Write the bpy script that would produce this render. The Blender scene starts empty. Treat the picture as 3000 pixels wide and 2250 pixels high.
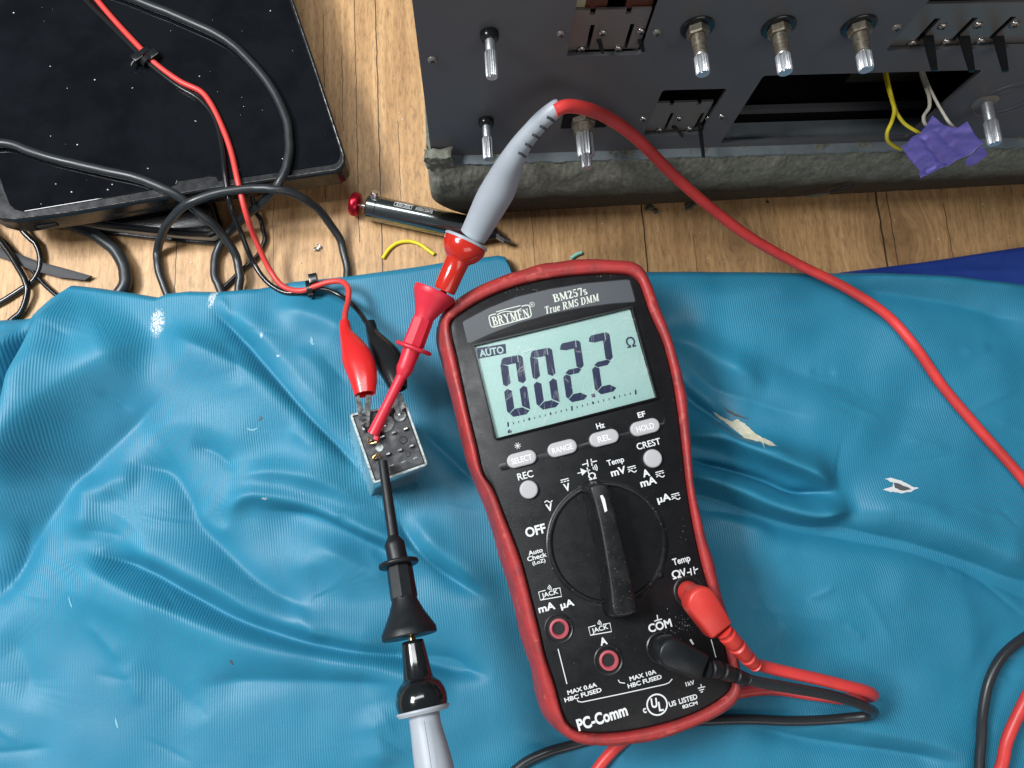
import bpy, bmesh, math, random
import numpy as np
from mathutils import Vector, Matrix, noise
from mathutils.geometry import tessellate_polygon
random.seed(7); rng = np.random.RandomState(5)

# ------------------------------------------------------------------ camera, world, lamps
scene = bpy.context.scene
W, HH, F = 3000.0, 2250.0, 2100.0
RC = np.array([[0.99706596, -0.06034926, 0.04708966],
               [-0.05033462, -0.98036731, -0.19064723],
               [0.05767059, 0.18771763, -0.98052853]])      # world -> camera (right, down, forward)
H = 290.0                                                    # camera height over the floor, mm
CAM = np.array([0, 0, H])
cam = bpy.data.cameras.new('camera'); cam.sensor_width = 36; cam.lens = 36 * F / W
cam.clip_start = 0.01; cam.clip_end = 50
co = bpy.data.objects.new('camera', cam); scene.collection.objects.link(co)
m = Matrix.Identity(4)
for i in range(3):
    m[i][0] = RC[0, i]; m[i][1] = -RC[1, i]; m[i][2] = -RC[2, i]; m[i][3] = CAM[i] / 1000
co.matrix_world = m
scene.camera = co

world = bpy.data.worlds.new('World'); scene.world = world; world.use_nodes = True
bg = world.node_tree.nodes['Background']
bg.inputs[0].default_value = (0.78, 0.88, 1.0, 1); bg.inputs[1].default_value = 0.12

def area(name, loc, target, sx, sy, power, col, rot=0):
    l = bpy.data.lights.new(name, 'AREA'); l.shape = 'RECTANGLE'; l.size = sx; l.size_y = sy
    l.energy = power; l.color = col
    o = bpy.data.objects.new(name, l); scene.collection.objects.link(o)
    d = Vector(target) - Vector(loc)
    q = d.to_track_quat('-Z', 'Y')
    o.rotation_euler = (q.to_matrix().to_4x4() @ Matrix.Rotation(rot, 4, 'Z')).to_euler()
    o.location = loc
    return o
area('ceiling_lamp', (-0.15, 0.33, 0.82), (-0.10, 0.10, 0), 0.68, 0.13, 3.6, (0.97, 0.985, 1.0), 0)
area('ceiling_lamp', (-0.50, 0.17, 0.70), (0.0, 0.03, 0), 0.30, 0.18, 8.6, (0.97, 0.985, 1.0), 0.2)
area('front_fill', (0.25, -0.95, 0.85), (0.05, 0.12, 0.03), 0.9, 0.5, 3.2, (1.0, 0.96, 0.92))  # soft fill added to brighten the amplifier and foam fronts

scene.view_settings.view_transform = 'Standard'; scene.view_settings.look = 'None'
scene.view_settings.exposure = 0; scene.view_settings.gamma = 1
scene.view_settings.use_curve_mapping = False
scene.render.engine = 'CYCLES'
scene.cycles.max_bounces = 10; scene.cycles.transparent_max_bounces = 12
scene.cycles.use_denoising = True

# ------------------------------------------------------------------ measuring helpers (mm)
def ray(px, py): return RC.T @ np.array([(px - W / 2) / F, (py - HH / 2) / F, 1.0])
def at(px, py, z):
    d = ray(px, py); return CAM + d * (z - H) / d[2]
def pv(px, py, y):
    d = ray(px, py); return CAM + d * y / d[1]
def depth(p): return float(RC[2] @ (np.asarray(p) - CAM))
def rmm(p, rpx): return rpx * depth(p) / F
def Z2(x, y): return (1000 + x / 2.011, y / 2.011)
def Z4(x, y): return (1250 + x / 2.37, 700 + y / 2.37)
def Z5(x, y): return (1350 + x / 1.8433, 1350 + y / 1.8433)
def P1(x, y): return (1180 + x / 3.687, y / 3.687)
def P2(x, y): return (1600 + x / 3.687, y / 3.687)
def P3(x, y): return (2000 + x / 3.687, y / 3.687)
def P4(x, y): return (2400 + x / 3.687, y / 3.687)
def P5(x, y): return (2400 + x / 3.687, 300 + y / 3.687)
def C0(x, y): return (x / 1.8436, y / 1.8436)
def C1(x, y): return (x / 1.7015, 750 + y / 1.7015)
def C2(x, y): return (x / 1.7015, 1400 + y / 1.7015)
def R1(x, y): return (1900 + x / 1.952, 650 + y / 1.952)
def R2(x, y): return (1900 + x / 1.952, 1400 + y / 1.952)
def RL(x, y): return (980 + x / 5.184, 1150 + y / 5.184)
def BK(x, y): return (950 + x / 1.844, 1350 + y / 1.844)

def catmull(pts, n=8, closed=False):
    P = [np.asarray(p, float) for p in pts]; L = len(P); out = []
    for i in range(L if closed else L - 1):
        if closed: p0, p1, p2, p3 = P[(i - 1) % L], P[i], P[(i + 1) % L], P[(i + 2) % L]
        else:
            p1, p2 = P[i], P[i + 1]
            p0 = P[i - 1] if i > 0 else 2 * p1 - p2
            p3 = P[i + 2] if i + 2 < L else 2 * p2 - p1
        # centripetal
        a = max(np.linalg.norm(p1 - p0), 1e-6) ** .5; b = max(np.linalg.norm(p2 - p1), 1e-6) ** .5; c = max(np.linalg.norm(p3 - p2), 1e-6) ** .5
        m1 = (p1 - p0) / a - (p2 - p0) / (a + b) + (p2 - p1) / b
        m2 = (p2 - p1) / b - (p3 - p1) / (b + c) + (p3 - p2) / c
        m1 *= b; m2 *= b
        for k in range(n):
            t = k / n
            out.append((2*t**3-3*t**2+1)*p1 + (t**3-2*t**2+t)*m1 + (-2*t**3+3*t**2)*p2 + (t**3-t**2)*m2)
    if not closed: out.append(P[-1])
    return out

# ------------------------------------------------------------------ materials
def NT(name):
    m = bpy.data.materials.new(name); m.use_nodes = True
    nt = m.node_tree; b = nt.nodes['Principled BSDF']
    return m, nt, b
def node(nt, t, **kw):
    n = nt.nodes.new(t)
    for k, v in kw.items(): setattr(n, k, v)
    return n
def coords(nt, scale=(1, 1, 1), rot=(0, 0, 0)):
    tc = node(nt, 'ShaderNodeTexCoord'); mp = node(nt, 'ShaderNodeMapping')
    nt.links.new(tc.outputs['Object'], mp.inputs[0])
    mp.inputs['Scale'].default_value = [1000 * s for s in scale]; mp.inputs['Rotation'].default_value = rot
    return mp.outputs[0]
def noi(nt, vec, scale, detail=4, rough=.55, dist=0):
    n = node(nt, 'ShaderNodeTexNoise'); nt.links.new(vec, n.inputs['Vector'])
    n.inputs['Scale'].default_value = scale; n.inputs['Detail'].default_value = detail
    n.inputs['Roughness'].default_value = rough; n.inputs['Distortion'].default_value = dist
    return n.outputs['Fac']
def ramp(nt, fac, stops):
    r = node(nt, 'ShaderNodeValToRGB'); nt.links.new(fac, r.inputs[0])
    e = r.color_ramp.elements
    while len(e) < len(stops): e.new(0.5)
    for i, (p, c) in enumerate(stops):
        e[i].position = p; e[i].color = (c, c, c, 1) if isinstance(c, (int, float)) else (*c, 1)
    return r.outputs[0]
def mix(nt, fac, a, b, mode='MIX'):
    n = node(nt, 'ShaderNodeMix', data_type='RGBA', blend_type=mode)
    for i, v in ((0, fac), (6, a), (7, b)):
        if hasattr(v, 'links'): nt.links.new(v, n.inputs[i])
        else: n.inputs[i].default_value = v if i == 0 else (*v, 1)
    return n.outputs[2]
def math_(nt, op, a, b=0.0, c=None):
    n = node(nt, 'ShaderNodeMath', operation=op)
    for i, v in enumerate((a, b) if c is None else (a, b, c)):
        if hasattr(v, 'links'): nt.links.new(v, n.inputs[i])
        else: n.inputs[i].default_value = v
    return n.outputs[0]
def bump(nt, b, h, strength, dist, prev=None):
    n = node(nt, 'ShaderNodeBump'); nt.links.new(h, n.inputs['Height'])
    n.inputs['Strength'].default_value = strength; n.inputs['Distance'].default_value = dist / 1000
    if prev is not None: nt.links.new(prev, n.inputs['Normal'])
    nt.links.new(n.outputs[0], b.inputs['Normal'])
    return n.outputs[0]

def mat(name, col, rough=.5, metal=0, coat=0, spec=.5, var=None, bmp=None, speck=None, rvar=None, crough=.05):
    """var=(scale per mm, colour2, lo, hi)  bmp=(scale, strength, dist mm)  speck=(scale, threshold, colour)"""
    m, nt, b = NT(name)
    b.inputs['Base Color'].default_value = (*col, 1); b.inputs['Roughness'].default_value = rough
    b.inputs['Metallic'].default_value = metal; b.inputs['Coat Weight'].default_value = coat
    b.inputs['Coat Roughness'].default_value = crough; b.inputs['Specular IOR Level'].default_value = spec
    vec = coords(nt); c = None
    if var:
        f = noi(nt, vec, var[0], 5, .6); f = ramp(nt, f, [(var[2], 0.0), (var[3], 1.0)])
        c = mix(nt, f, col, var[1])
    if speck:
        s = noi(nt, vec, speck[0], 2, .5); s = ramp(nt, s, [(speck[1], 0.0), (speck[1] + .03, 1.0)])
        c = mix(nt, s, c if c is not None else col, speck[2])
    if c is not None: nt.links.new(c, b.inputs['Base Color'])
    if rvar:
        r = noi(nt, vec, rvar[0], 4, .6); r = ramp(nt, r, [(.3, rvar[1]), (.7, rvar[2])])
        nt.links.new(r, b.inputs['Roughness'])
    if bmp:
        h = noi(nt, vec, bmp[0], 4, .6); bump(nt, b, h, bmp[1], bmp[2])
    return m

def wood_material():
    m, nt, b = NT('worn_oak')
    v = coords(nt)
    wob = noi(nt, coords(nt, (1, .12, 1)), .035, 3, .5)
    sep = node(nt, 'ShaderNodeSeparateXYZ'); nt.links.new(v, sep.inputs[0])
    # a knot pulls the grain around it
    xx = sep.outputs[0]; yy = sep.outputs[1]
    def knot(cx, cy, rx, ry, amp):
        dx = math_(nt, 'DIVIDE', math_(nt, 'SUBTRACT', xx, cx), rx); dy = math_(nt, 'DIVIDE', math_(nt, 'SUBTRACT', yy, cy), ry)
        d2 = math_(nt, 'ADD', math_(nt, 'MULTIPLY', dx, dx), math_(nt, 'MULTIPLY', dy, dy))
        g = math_(nt, 'EXPONENT', math_(nt, 'MULTIPLY', d2, -1.0))
        return math_(nt, 'MULTIPLY', g, amp), math_(nt, 'MULTIPLY', math_(nt, 'MULTIPLY', g, dx), amp)
    k1, s1 = knot(191, 112, 13, 16, 1.0); k2, s2 = knot(118, 113, 7, 9, 1.0); k3, s3 = knot(-62, 175, 8, 13, 1.0)
    xs = math_(nt, 'ADD', xx, math_(nt, 'MULTIPLY', wob, 16.0))
    xs = math_(nt, 'SUBTRACT', xs, math_(nt, 'MULTIPLY', s1, 15.0)); xs = math_(nt, 'SUBTRACT', xs, math_(nt, 'MULTIPLY', s2, 7.0))
    cmb = node(nt, 'ShaderNodeCombineXYZ'); nt.links.new(xs, cmb.inputs[0])
    nt.links.new(math_(nt, 'MULTIPLY', yy, .05), cmb.inputs[1])
    g1 = noi(nt, cmb.outputs[0], .16, 5, .62)            # broad bands
    w = node(nt, 'ShaderNodeTexWave', wave_type='BANDS', bands_direction='X', wave_profile='SIN')
    nt.links.new(cmb.outputs[0], w.inputs['Vector']); w.inputs['Scale'].default_value = .085
    w.inputs['Distortion'].default_value = 5.0; w.inputs['Detail'].default_value = 3; w.inputs['Detail Scale'].default_value = .35
    cm2 = node(nt, 'ShaderNodeCombineXYZ'); nt.links.new(xs, cm2.inputs[0]); nt.links.new(math_(nt, 'MULTIPLY', yy, .16), cm2.inputs[1])
    g2 = noi(nt, cm2.outputs[0], 1.1, 4, .7)            # fine fibres
    g3 = noi(nt, cm2.outputs[0], .45, 3, .6)
    base = ramp(nt, g1, [(.3, (.68, .43, .21)), (.5, (.56, .335, .15)), (.72, (.38, .21, .09))])
    c = mix(nt, math_(nt, 'MULTIPLY', w.outputs['Fac'], .42), base, (.40, .225, .10))
    fib = ramp(nt, g2, [(.36, .50), (.5, 1.0), (.66, 1.18)])
    c = mix(nt, .62, c, fib, 'MULTIPLY')
    pores = ramp(nt, g3, [(.28, .55), (.40, 1.0)])
    c = mix(nt, .7, c, pores, 'MULTIPLY')
    c = mix(nt, math_(nt, 'MULTIPLY', k1, .55), c, (.13, .07, .03)); c = mix(nt, math_(nt, 'MULTIPLY', k2, .5), c, (.16, .09, .045))
    c = mix(nt, math_(nt, 'MULTIPLY', k3, .35), c, (.2, .11, .05))
    sp = noi(nt, v, .9, 2, .5); c = mix(nt, ramp(nt, sp, [(.80, 0.0), (.83, .9)]), c, (.7, .66, .58))
    sd = noi(nt, coords(nt, (1, .8, 1), (0, 0, .5)), .5, 2, .5); c = mix(nt, ramp(nt, sd, [(.16, .85), (.2, 0.0)]), c, (.05, .03, .02))
    # cracks and board joints: thin dark lines along the grain
    def crack(x0, wdt, y0, y1, k=.9):
        wv = noi(nt, coords(nt, (.001, .12, 1)), 1.0, 3, .6)
        xc = math_(nt, 'ADD', xx, math_(nt, 'MULTIPLY', math_(nt, 'SUBTRACT', wv, .5), 1.6))
        d = math_(nt, 'ABSOLUTE', math_(nt, 'SUBTRACT', xc, x0))
        l = math_(nt, 'LESS_THAN', d, wdt)
        iny = math_(nt, 'MULTIPLY', math_(nt, 'GREATER_THAN', yy, y0), math_(nt, 'LESS_THAN', yy, y1))
        return math_(nt, 'MULTIPLY', math_(nt, 'MULTIPLY', l, iny), k)
    tot = None
    for a in ((184.6, .42, 60, 400), (189.5, .2, 96, 400), (78.5, .28, 100, 260), (-34.5, .24, -200, 500), (-44, .16, 120, 300), (-58, .14, 140, 230),
              (30, .12, 60, 140), (215, .16, 20, 128), (-120, .2, -60, 400), (-26, .13, 130, 176), (-50, .13, 172, 214), (100, .1, 90, 118), (-80, .12, 90, 300)):
        k = crack(*a); tot = k if tot is None else math_(nt, 'MAXIMUM', tot, k)
    c = mix(nt, tot, c, (.035, .018, .01))
    nt.links.new(c, b.inputs['Base Color'])
    b.inputs['Roughness'].default_value = .5
    hgt = math_(nt, 'SUBTRACT', math_(nt, 'ADD', math_(nt, 'MULTIPLY', g2, .5), math_(nt, 'MULTIPLY', g3, .5)), tot)
    bump(nt, b, hgt, .55, .25)
    return m

def cloth_material():
    m, nt, b = NT('rubberised_blue_cloth')
    v = coords(nt)
    warp = noi(nt, v, .012, 3, .5)
    sep = node(nt, 'ShaderNodeSeparateXYZ'); nt.links.new(v, sep.inputs[0])
    rib = node(nt, 'ShaderNodeTexWave', wave_type='BANDS', bands_direction='X', wave_profile='SIN')
    cmb = node(nt, 'ShaderNodeCombineXYZ')
    xx = math_(nt, 'ADD', sep.outputs[0], math_(nt, 'MULTIPLY', sep.outputs[1], .06))
    xx = math_(nt, 'ADD', xx, math_(nt, 'MULTIPLY', warp, 7.0))
    nt.links.new(xx, cmb.inputs[0]); nt.links.new(sep.outputs[1], cmb.inputs[1])
    nt.links.new(cmb.outputs[0], rib.inputs['Vector']); rib.inputs['Scale'].default_value = .345
    rib.inputs['Distortion'].default_value = .25; rib.inputs['Detail'].default_value = 1; rib.inputs['Detail Scale'].default_value = 1.5
    n1 = noi(nt, v, .02, 4, .6); n2 = noi(nt, v, .35, 4, .6); n3 = noi(nt, v, 1.6, 3, .6)
    c = mix(nt, ramp(nt, n1, [(.3, 0.0), (.7, 1.0)]), (.015, .178, .295), (.021, .220, .350))
    c = mix(nt, math_(nt, 'MULTIPLY', ramp(nt, n2, [(.55, 0.0), (.8, 1.0)]), .35), c, (.03, .15, .28))
    dk = noi(nt, coords(nt, (1, .45, 1), (0, 0, .3)), .42, 2, .5)
    c = mix(nt, ramp(nt, dk, [(.80, 0.0), (.82, .85)]), c, (.012, .06, .12))
    # worn-through white patches on the two fold corners
    def patch(cx, cy, rx, ry, rot):
        ca, sa = math.cos(rot), math.sin(rot)
        dx = math_(nt, 'SUBTRACT', sep.outputs[0], cx); dy = math_(nt, 'SUBTRACT', sep.outputs[1], cy)
        u = math_(nt, 'ADD', math_(nt, 'MULTIPLY', dx, ca / rx), math_(nt, 'MULTIPLY', dy, sa / rx))
        w = math_(nt, 'ADD', math_(nt, 'MULTIPLY', dx, -sa / ry), math_(nt, 'MULTIPLY', dy, ca / ry))
        d = math_(nt, 'ADD', math_(nt, 'MULTIPLY', u, u), math_(nt, 'MULTIPLY', w, w))
        return math_(nt, 'EXPONENT', math_(nt, 'MULTIPLY', d, -1.0))
    for pxy, rx, ry, rot, kk in (((466, 948), 2.6, 5.5, -.05, 1.0), ((625, 872), 1.4, 4.5, -.3, .75), ((1340 / 1.7015, 1402 + 102 / 1.7015), 1.2, .5, 0, .7), ((770, 985), .8, 1.2, 0, .6), ((818, 1045), .8, .5, 0, .8)):
        p = at(*pxy, 10); g = patch(p[0], p[1], rx, ry, rot)
        thr = ramp(nt, noi(nt, coords(nt, (1, .7, 1)), 1.9, 3, .8), [(.40, 0.0), (.60, 1.0)])
        f = ramp(nt, math_(nt, 'MULTIPLY', g, math_(nt, 'ADD', thr, .10)), [(.22, 0.0), (.55, kk)])
        c = mix(nt, f, c, (.75, .78, .76))
    nt.links.new(c, b.inputs['Base Color'])
    r = ramp(nt, noi(nt, v, .05, 4, .6), [(.3, .46), (.7, .60)]); nt.links.new(r, b.inputs['Roughness'])
    b.inputs['Specular IOR Level'].default_value = .5
    amt = ramp(nt, noi(nt, v, .018, 2, .5), [(.35, .25), (.62, 1.0)])
    h = math_(nt, 'ADD', math_(nt, 'MULTIPLY', math_(nt, 'MULTIPLY', rib.outputs['Fac'], amt), .62), math_(nt, 'MULTIPLY', n3, .28))
    p = bump(nt, b, h, .7, .22)
    bump(nt, b, noi(nt, coords(nt, (1, .35, 1), (0, 0, .7)), .13, 3, .55), .10, .8, p)
    return m

M = {}
M['wood'] = wood_material(); M['cloth'] = cloth_material()
M['dark_cloth'] = mat('dark_blue_cloth', (.012, .035, .21), .38, bmp=(.3, .4, .5), var=(.03, (.02, .055, .28), .35, .7))
M['holster'] = mat('worn_red_rubber', (.39, .037, .036), .55, spec=.4, var=(.12, (.27, .036, .036), .42, .60), speck=(.22, .64, (.44, .07, .06)), bmp=(.5, .5, .35), rvar=(.2, .36, .6))
M['black_plastic'] = mat('black_moulded_plastic', (.0075, .008, .009), .40, spec=.28, bmp=(3.5, .45, .12), speck=(2.0, .735, (.20, .19, .17)), rvar=(.15, .3, .5))
M['dial_plastic'] = mat('dusty_black_dial', (.0075, .008, .009), .36, spec=.4, var=(.06, (.019, .020, .021), .45, .7), bmp=(2.5, .25, .08), speck=(1.7, .70, (.17, .155, .12)), rvar=(.12, .25, .5))
M['plate'] = mat('grey_name_plate', (.052, .060, .070), .38, bmp=(4, .2, .05), speck=(2.8, .74, (.2, .21, .22)))
M['plate_edge'] = mat('plate_groove', (.006, .006, .007), .5)
M['white_print'] = mat('white_print', (.72, .74, .74), .55)
M['cream_print'] = mat('cream_print', (.62, .68, .60), .5)
M['button'] = mat('grey_button_rubber', (.43, .43, .44), .5, bmp=(3, .15, .05), speck=(1.5, .76, (.3, .3, .3)))
M['button_ink'] = mat('button_legend_ink', (.78, .78, .78), .5)
M['hole'] = mat('dark_recess', (.006, .006, .007), .6)
M['jack_red'] = mat('jack_red_plastic', (.42, .075, .095), .45, bmp=(2, .2, .1))
M['segment'] = mat('segment_ink', (.010, .018, .068), .3, coat=.3)
M['bright_red'] = mat('red_test_plug_plastic', (.60, .045, .035), .42, bmp=(2, .15, .05), rvar=(.2, .32, .5))
M['red_cable'] = mat('red_silicone_cable', (.74, .055, .05), .42, bmp=(1.2, .12, .08), var=(.05, (.56, .045, .04), .4, .6))
M['pink_red'] = mat('pinkish_red_clip_plastic', (.60, .022, .045), .42, bmp=(2, .2, .06), rvar=(.3, .34, .52))
M['gloss_red'] = mat('glossy_red_guard', (.50, .022, .012), .16, coat=.6, crough=.06, rvar=(.4, .12, .26))
M['boot_red'] = mat('soft_red_vinyl_boot', (.62, .02, .02), .28, coat=.2, bmp=(.7, .2, .12))
M['wire_red'] = mat('red_wire_insulation', (.66, .055, .045), .42)
M['black_rubber'] = mat('black_cable_rubber', (.022, .026, .029), .36, bmp=(1.5, .15, .06), speck=(1.8, .79, (.2, .2, .2)), rvar=(.1, .28, .45))
M['black_gloss'] = mat('glossy_black_insulation', (.010, .011, .012), .20)
M['black_matte'] = mat('black_clip_plastic', (.010, .012, .014), .42, spec=.35, bmp=(2.5, .3, .08), rvar=(.3, .34, .5))
M['gloss_black'] = mat('glossy_black_guard', (.007, .009, .010), .13, coat=.5, rvar=(.4, .1, .22))
M['grey_handle'] = mat('light_grey_probe_handle', (.37, .405, .45), .46, bmp=(2, .2, .06), var=(.05, (.34, .38, .42), .4, .6))
M['steel'] = mat('brushed_steel', (.62, .62, .6), .25, 1, rvar=(.5, .16, .4))
M['dark_steel'] = mat('dark_barrel_steel', (.30, .33, .32), .18, 1, bmp=(2, .06, .05))
M['screw'] = mat('nickel_screw', (.50, .47, .45), .25, 1)
M['shaft'] = mat('dull_aluminium_shaft', (.62, .64, .66), .42, .75, rvar=(1.2, .3, .5), bmp=(2, .4, .1), speck=(2.2, .66, (.3, .3, .28)))
M['bushing'] = mat('tarnished_bushing', (.30, .27, .21), .42, .7, var=(.8, (.16, .135, .10), .4, .7), bmp=(2.5, .3, .08))
M['gold'] = mat('gold_plate', (.72, .50, .20), .25, 1)
M['amp_panel'] = mat('dark_slate_panel_paint', (.108, .110, .118), .47, spec=.4, bmp=(5, .15, .04), var=(.01, (.118, .118, .126), .35, .65), rvar=(.01, .42, .52))
M['amp_dark'] = mat('black_interior', (.004, .004, .0045), .6, spec=.2)
M['amp_plate'] = mat('smoked_switch_plate', (.20, .185, .17), .33, .25, bmp=(3, .1, .05))
M['lip'] = mat('pale_zinc_lip', (.26, .30, .32), .42, .2, var=(.15, (.2, .25, .27), .4, .7), bmp=(2, .2, .1))
M['tablet'] = mat('black_tablet_glass', (.0035, .004, .0055), .16, spec=.4, coat=0, speck=(.9, .84, (.2, .21, .21)), var=(.045, (.006, .007, .009), .4, .6), rvar=(.07, .03, .075))
M['tablet_frame'] = mat('black_anodised_edge', (.016, .017, .019), .25, .3, rvar=(.3, .2, .32))
M['leather'] = mat('black_glossy_leather', (.007, .007, .008), .24, bmp=(1.2, .4, .2))
M['page'] = mat('cream_side_band', (.42, .39, .35), .45)
M['strap'] = mat('dull_black_strap', (.022, .022, .025), .6, bmp=(4, .4, .1))
M['anod_red'] = mat('anodised_red', (.42, .01, .028), .28, .75)
M['yellow'] = mat('yellow_insulation', (.80, .66, .03), .4)
M['cyan'] = mat('mint_insulation', (.30, .72, .62), .4)
M['white_wire'] = mat('off_white_insulation', (.66, .62, .52), .45, var=(.4, (.35, .32, .26), .5, .8))
M['tape'] = mat('violet_masking_tape', (.25, .20, .74), .62, bmp=(.7, .4, .4), var=(.25, (.30, .25, .80), .4, .65))
M['crumb'] = mat('pale_debris', (.66, .62, .55), .6)
M['relay_base'] = mat('dusty_black_relay_base', (.030, .032, .036), .30, bmp=(1.2, .15, .1), var=(.22, (.13, .135, .14), .48, .72))
M['rim'] = mat('clear_plastic_rim', (.50, .56, .55), .2, bmp=(2, .4, .1), var=(.7, (.2, .22, .22), .45, .65))
M['coil'] = mat('relay_coil_core', (.16, .17, .13), .5)
M['canvas'] = mat('torn_backing_fabric', (.52, .50, .36), .8, bmp=(1.5, .6, .4), var=(.3, (.68, .66, .52), .4, .6))
M['canvas_white'] = mat('frayed_white_backing', (.66, .68, .68), .7, bmp=(1.5, .6, .4))
M['worn_light'] = mat('pale_worn_spot', (.16, .40, .52), .6)
M['canvas_dark'] = mat('grey_underlayer', (.08, .085, .09), .7)
M['orange'] = mat('dark_orange_coil', (.10, .025, .012), .5)
M['cream'] = mat('yellowed_plastic', (.42, .38, .24), .45)
M['foam_crumb'] = mat('grey_green_crumb', (.085, .095, .068), .9, bmp=(1, .8, .6))

def clear_shell():
    m, nt, b = NT('clear_relay_shell')
    b.inputs['Base Color'].default_value = (.86, .93, .88, 1); b.inputs['Roughness'].default_value = .12
    b.inputs['Transmission Weight'].default_value = .85; b.inputs['IOR'].default_value = 1.12
    return m
M['shell'] = clear_shell()

def lcd_material():
    m, nt, b = NT('pale_green_lcd')
    v = coords(nt)
    n = noi(nt, v, 2.2, 3, .7); c = mix(nt, ramp(nt, n, [(.4, 0.0), (.6, 1.0)]), (.38, .58, .54), (.45, .64, .60))
    big = noi(nt, v, .04, 2, .5); c = mix(nt, ramp(nt, big, [(.4, 0.0), (.7, .4)]), c, (.28, .52, .46))
    nt.links.new(c, b.inputs['Base Color']); b.inputs['Roughness'].default_value = .3
    return m
M['lcd'] = lcd_material()
def glass_material():
    m, nt, b = NT('scratched_display_glass')
    v = coords(nt)
    tr = node(nt, 'ShaderNodeBsdfTransparent'); mx = node(nt, 'ShaderNodeMixShader')
    gl = node(nt, 'ShaderNodeBsdfGlossy'); gl.inputs['Roughness'].default_value = .04
    df = node(nt, 'ShaderNodeBsdfDiffuse'); df.inputs[0].default_value = (.8, .85, .85, 1)
    fr = node(nt, 'ShaderNodeFresnel'); fr.inputs[0].default_value = 1.45
    nt.links.new(fr.outputs[0], mx.inputs[0]); nt.links.new(tr.outputs[0], mx.inputs[1]); nt.links.new(gl.outputs[0], mx.inputs[2])
    # thin scratches: cell borders of strongly warped, stretched voronoi patterns, kept only in patches
    tot = None
    for rot, sc, st in ((.5, .09, .22), (1.4, .11, .2), (2.3, .08, .25)):
        vo = node(nt, 'ShaderNodeTexVoronoi', feature='DISTANCE_TO_EDGE')
        nt.links.new(coords(nt, (1, st, 1), (0, 0, rot)), vo.inputs['Vector']); vo.inputs['Scale'].default_value = sc * 2
        l = ramp(nt, vo.outputs['Distance'], [(0.0, 1.0), (.012, 0.0)])
        k = ramp(nt, noi(nt, coords(nt, (1, 1, 1), (0, 0, rot)), .09, 3, .7), [(.52, 0.0), (.62, 1.0)])
        q = math_(nt, 'MULTIPLY', l, k); tot = q if tot is None else math_(nt, 'MAXIMUM', tot, q)
    haze = ramp(nt, noi(nt, coords(nt, (1, .4, 1), (0, 0, .3)), .16, 4, .7), [(.6, .0), (.85, .05)])
    tot = math_(nt, 'ADD', math_(nt, 'MULTIPLY', tot, .26), haze)
    mx2 = node(nt, 'ShaderNodeMixShader'); nt.links.new(tot, mx2.inputs[0]); nt.links.new(mx.outputs[0], mx2.inputs[1]); nt.links.new(df.outputs[0], mx2.inputs[2])
    nt.links.new(mx2.outputs[0], nt.nodes['Material Output'].inputs[0])
    return m
M['glass'] = glass_material()

def foam_material():
    m, nt, b = NT('crumbling_grey_green_foam')
    v = coords(nt)
    sep = node(nt, 'ShaderNodeSeparateXYZ'); nt.links.new(v, sep.inputs[0])
    n = noi(nt, v, .10, 5, .65)
    g = noi(nt, v, .55, 6, .7)
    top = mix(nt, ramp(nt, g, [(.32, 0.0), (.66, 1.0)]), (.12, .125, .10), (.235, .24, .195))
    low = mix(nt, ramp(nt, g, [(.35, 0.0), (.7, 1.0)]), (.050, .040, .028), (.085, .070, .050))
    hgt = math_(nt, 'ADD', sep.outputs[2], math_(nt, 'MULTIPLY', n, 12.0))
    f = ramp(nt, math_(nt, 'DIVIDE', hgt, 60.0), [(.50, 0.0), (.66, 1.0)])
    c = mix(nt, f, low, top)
    nt.links.new(c, b.inputs['Base Color']); b.inputs['Roughness'].default_value = .92; b.inputs['Specular IOR Level'].default_value = .15
    h = noi(nt, v, .42, 6, .72, .6)
    p = bump(nt, b, h, .5, .5); return m
M['foam'] = foam_material()

# ------------------------------------------------------------------ object helpers
def link(o):
    scene.collection.objects.link(o); return o
def thing(name, label, cat, loc, group=None, kind=None):
    o = bpy.data.objects.new(name, None); link(o); o.location = [c / 1000 for c in loc]; o.empty_display_size = .01
    tag(o, label, cat, group, kind); return o
def tag(o, label=None, cat=None, group=None, kind=None):
    for k, v in (('label', label), ('category', cat), ('group', group), ('kind', kind)):
        if v: o[k] = v
    return o
ROOTPOS = {}
def world_of(o):
    p = np.zeros(3)
    while o is not None: p = p + np.array(o.location) * 1000; o = o.parent
    return p
def obj(name, geo, material, parent=None, smooth=True, angle=40, loc=None):
    """geo = (verts mm in world space, faces)."""
    V, Fc = geo
    V = np.asarray(V, float)
    org = world_of(parent) if parent is not None else (np.asarray(loc, float) if loc is not None else np.zeros(3))
    me = bpy.data.meshes.new(name)
    me.from_pydata(((V - org) / 1000).tolist(), [], [list(map(int, f)) for f in Fc]); me.validate()
    me.materials.append(material)
    if smooth:
        me.polygons.foreach_set('use_smooth', [True] * len(me.polygons))
        me.set_sharp_from_angle(angle=math.radians(angle))
    o = bpy.data.objects.new(name, me); link(o)
    if parent is not None: o.parent = parent
    elif loc is not None: o.location = [c / 1000 for c in loc]
    return o
def join(*gs):
    V = []; Fc = []
    for g in gs:
        n = len(V); V += [tuple(p) for p in g[0]]; Fc += [[i + n for i in f] for f in g[1]]
    return V, Fc

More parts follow.
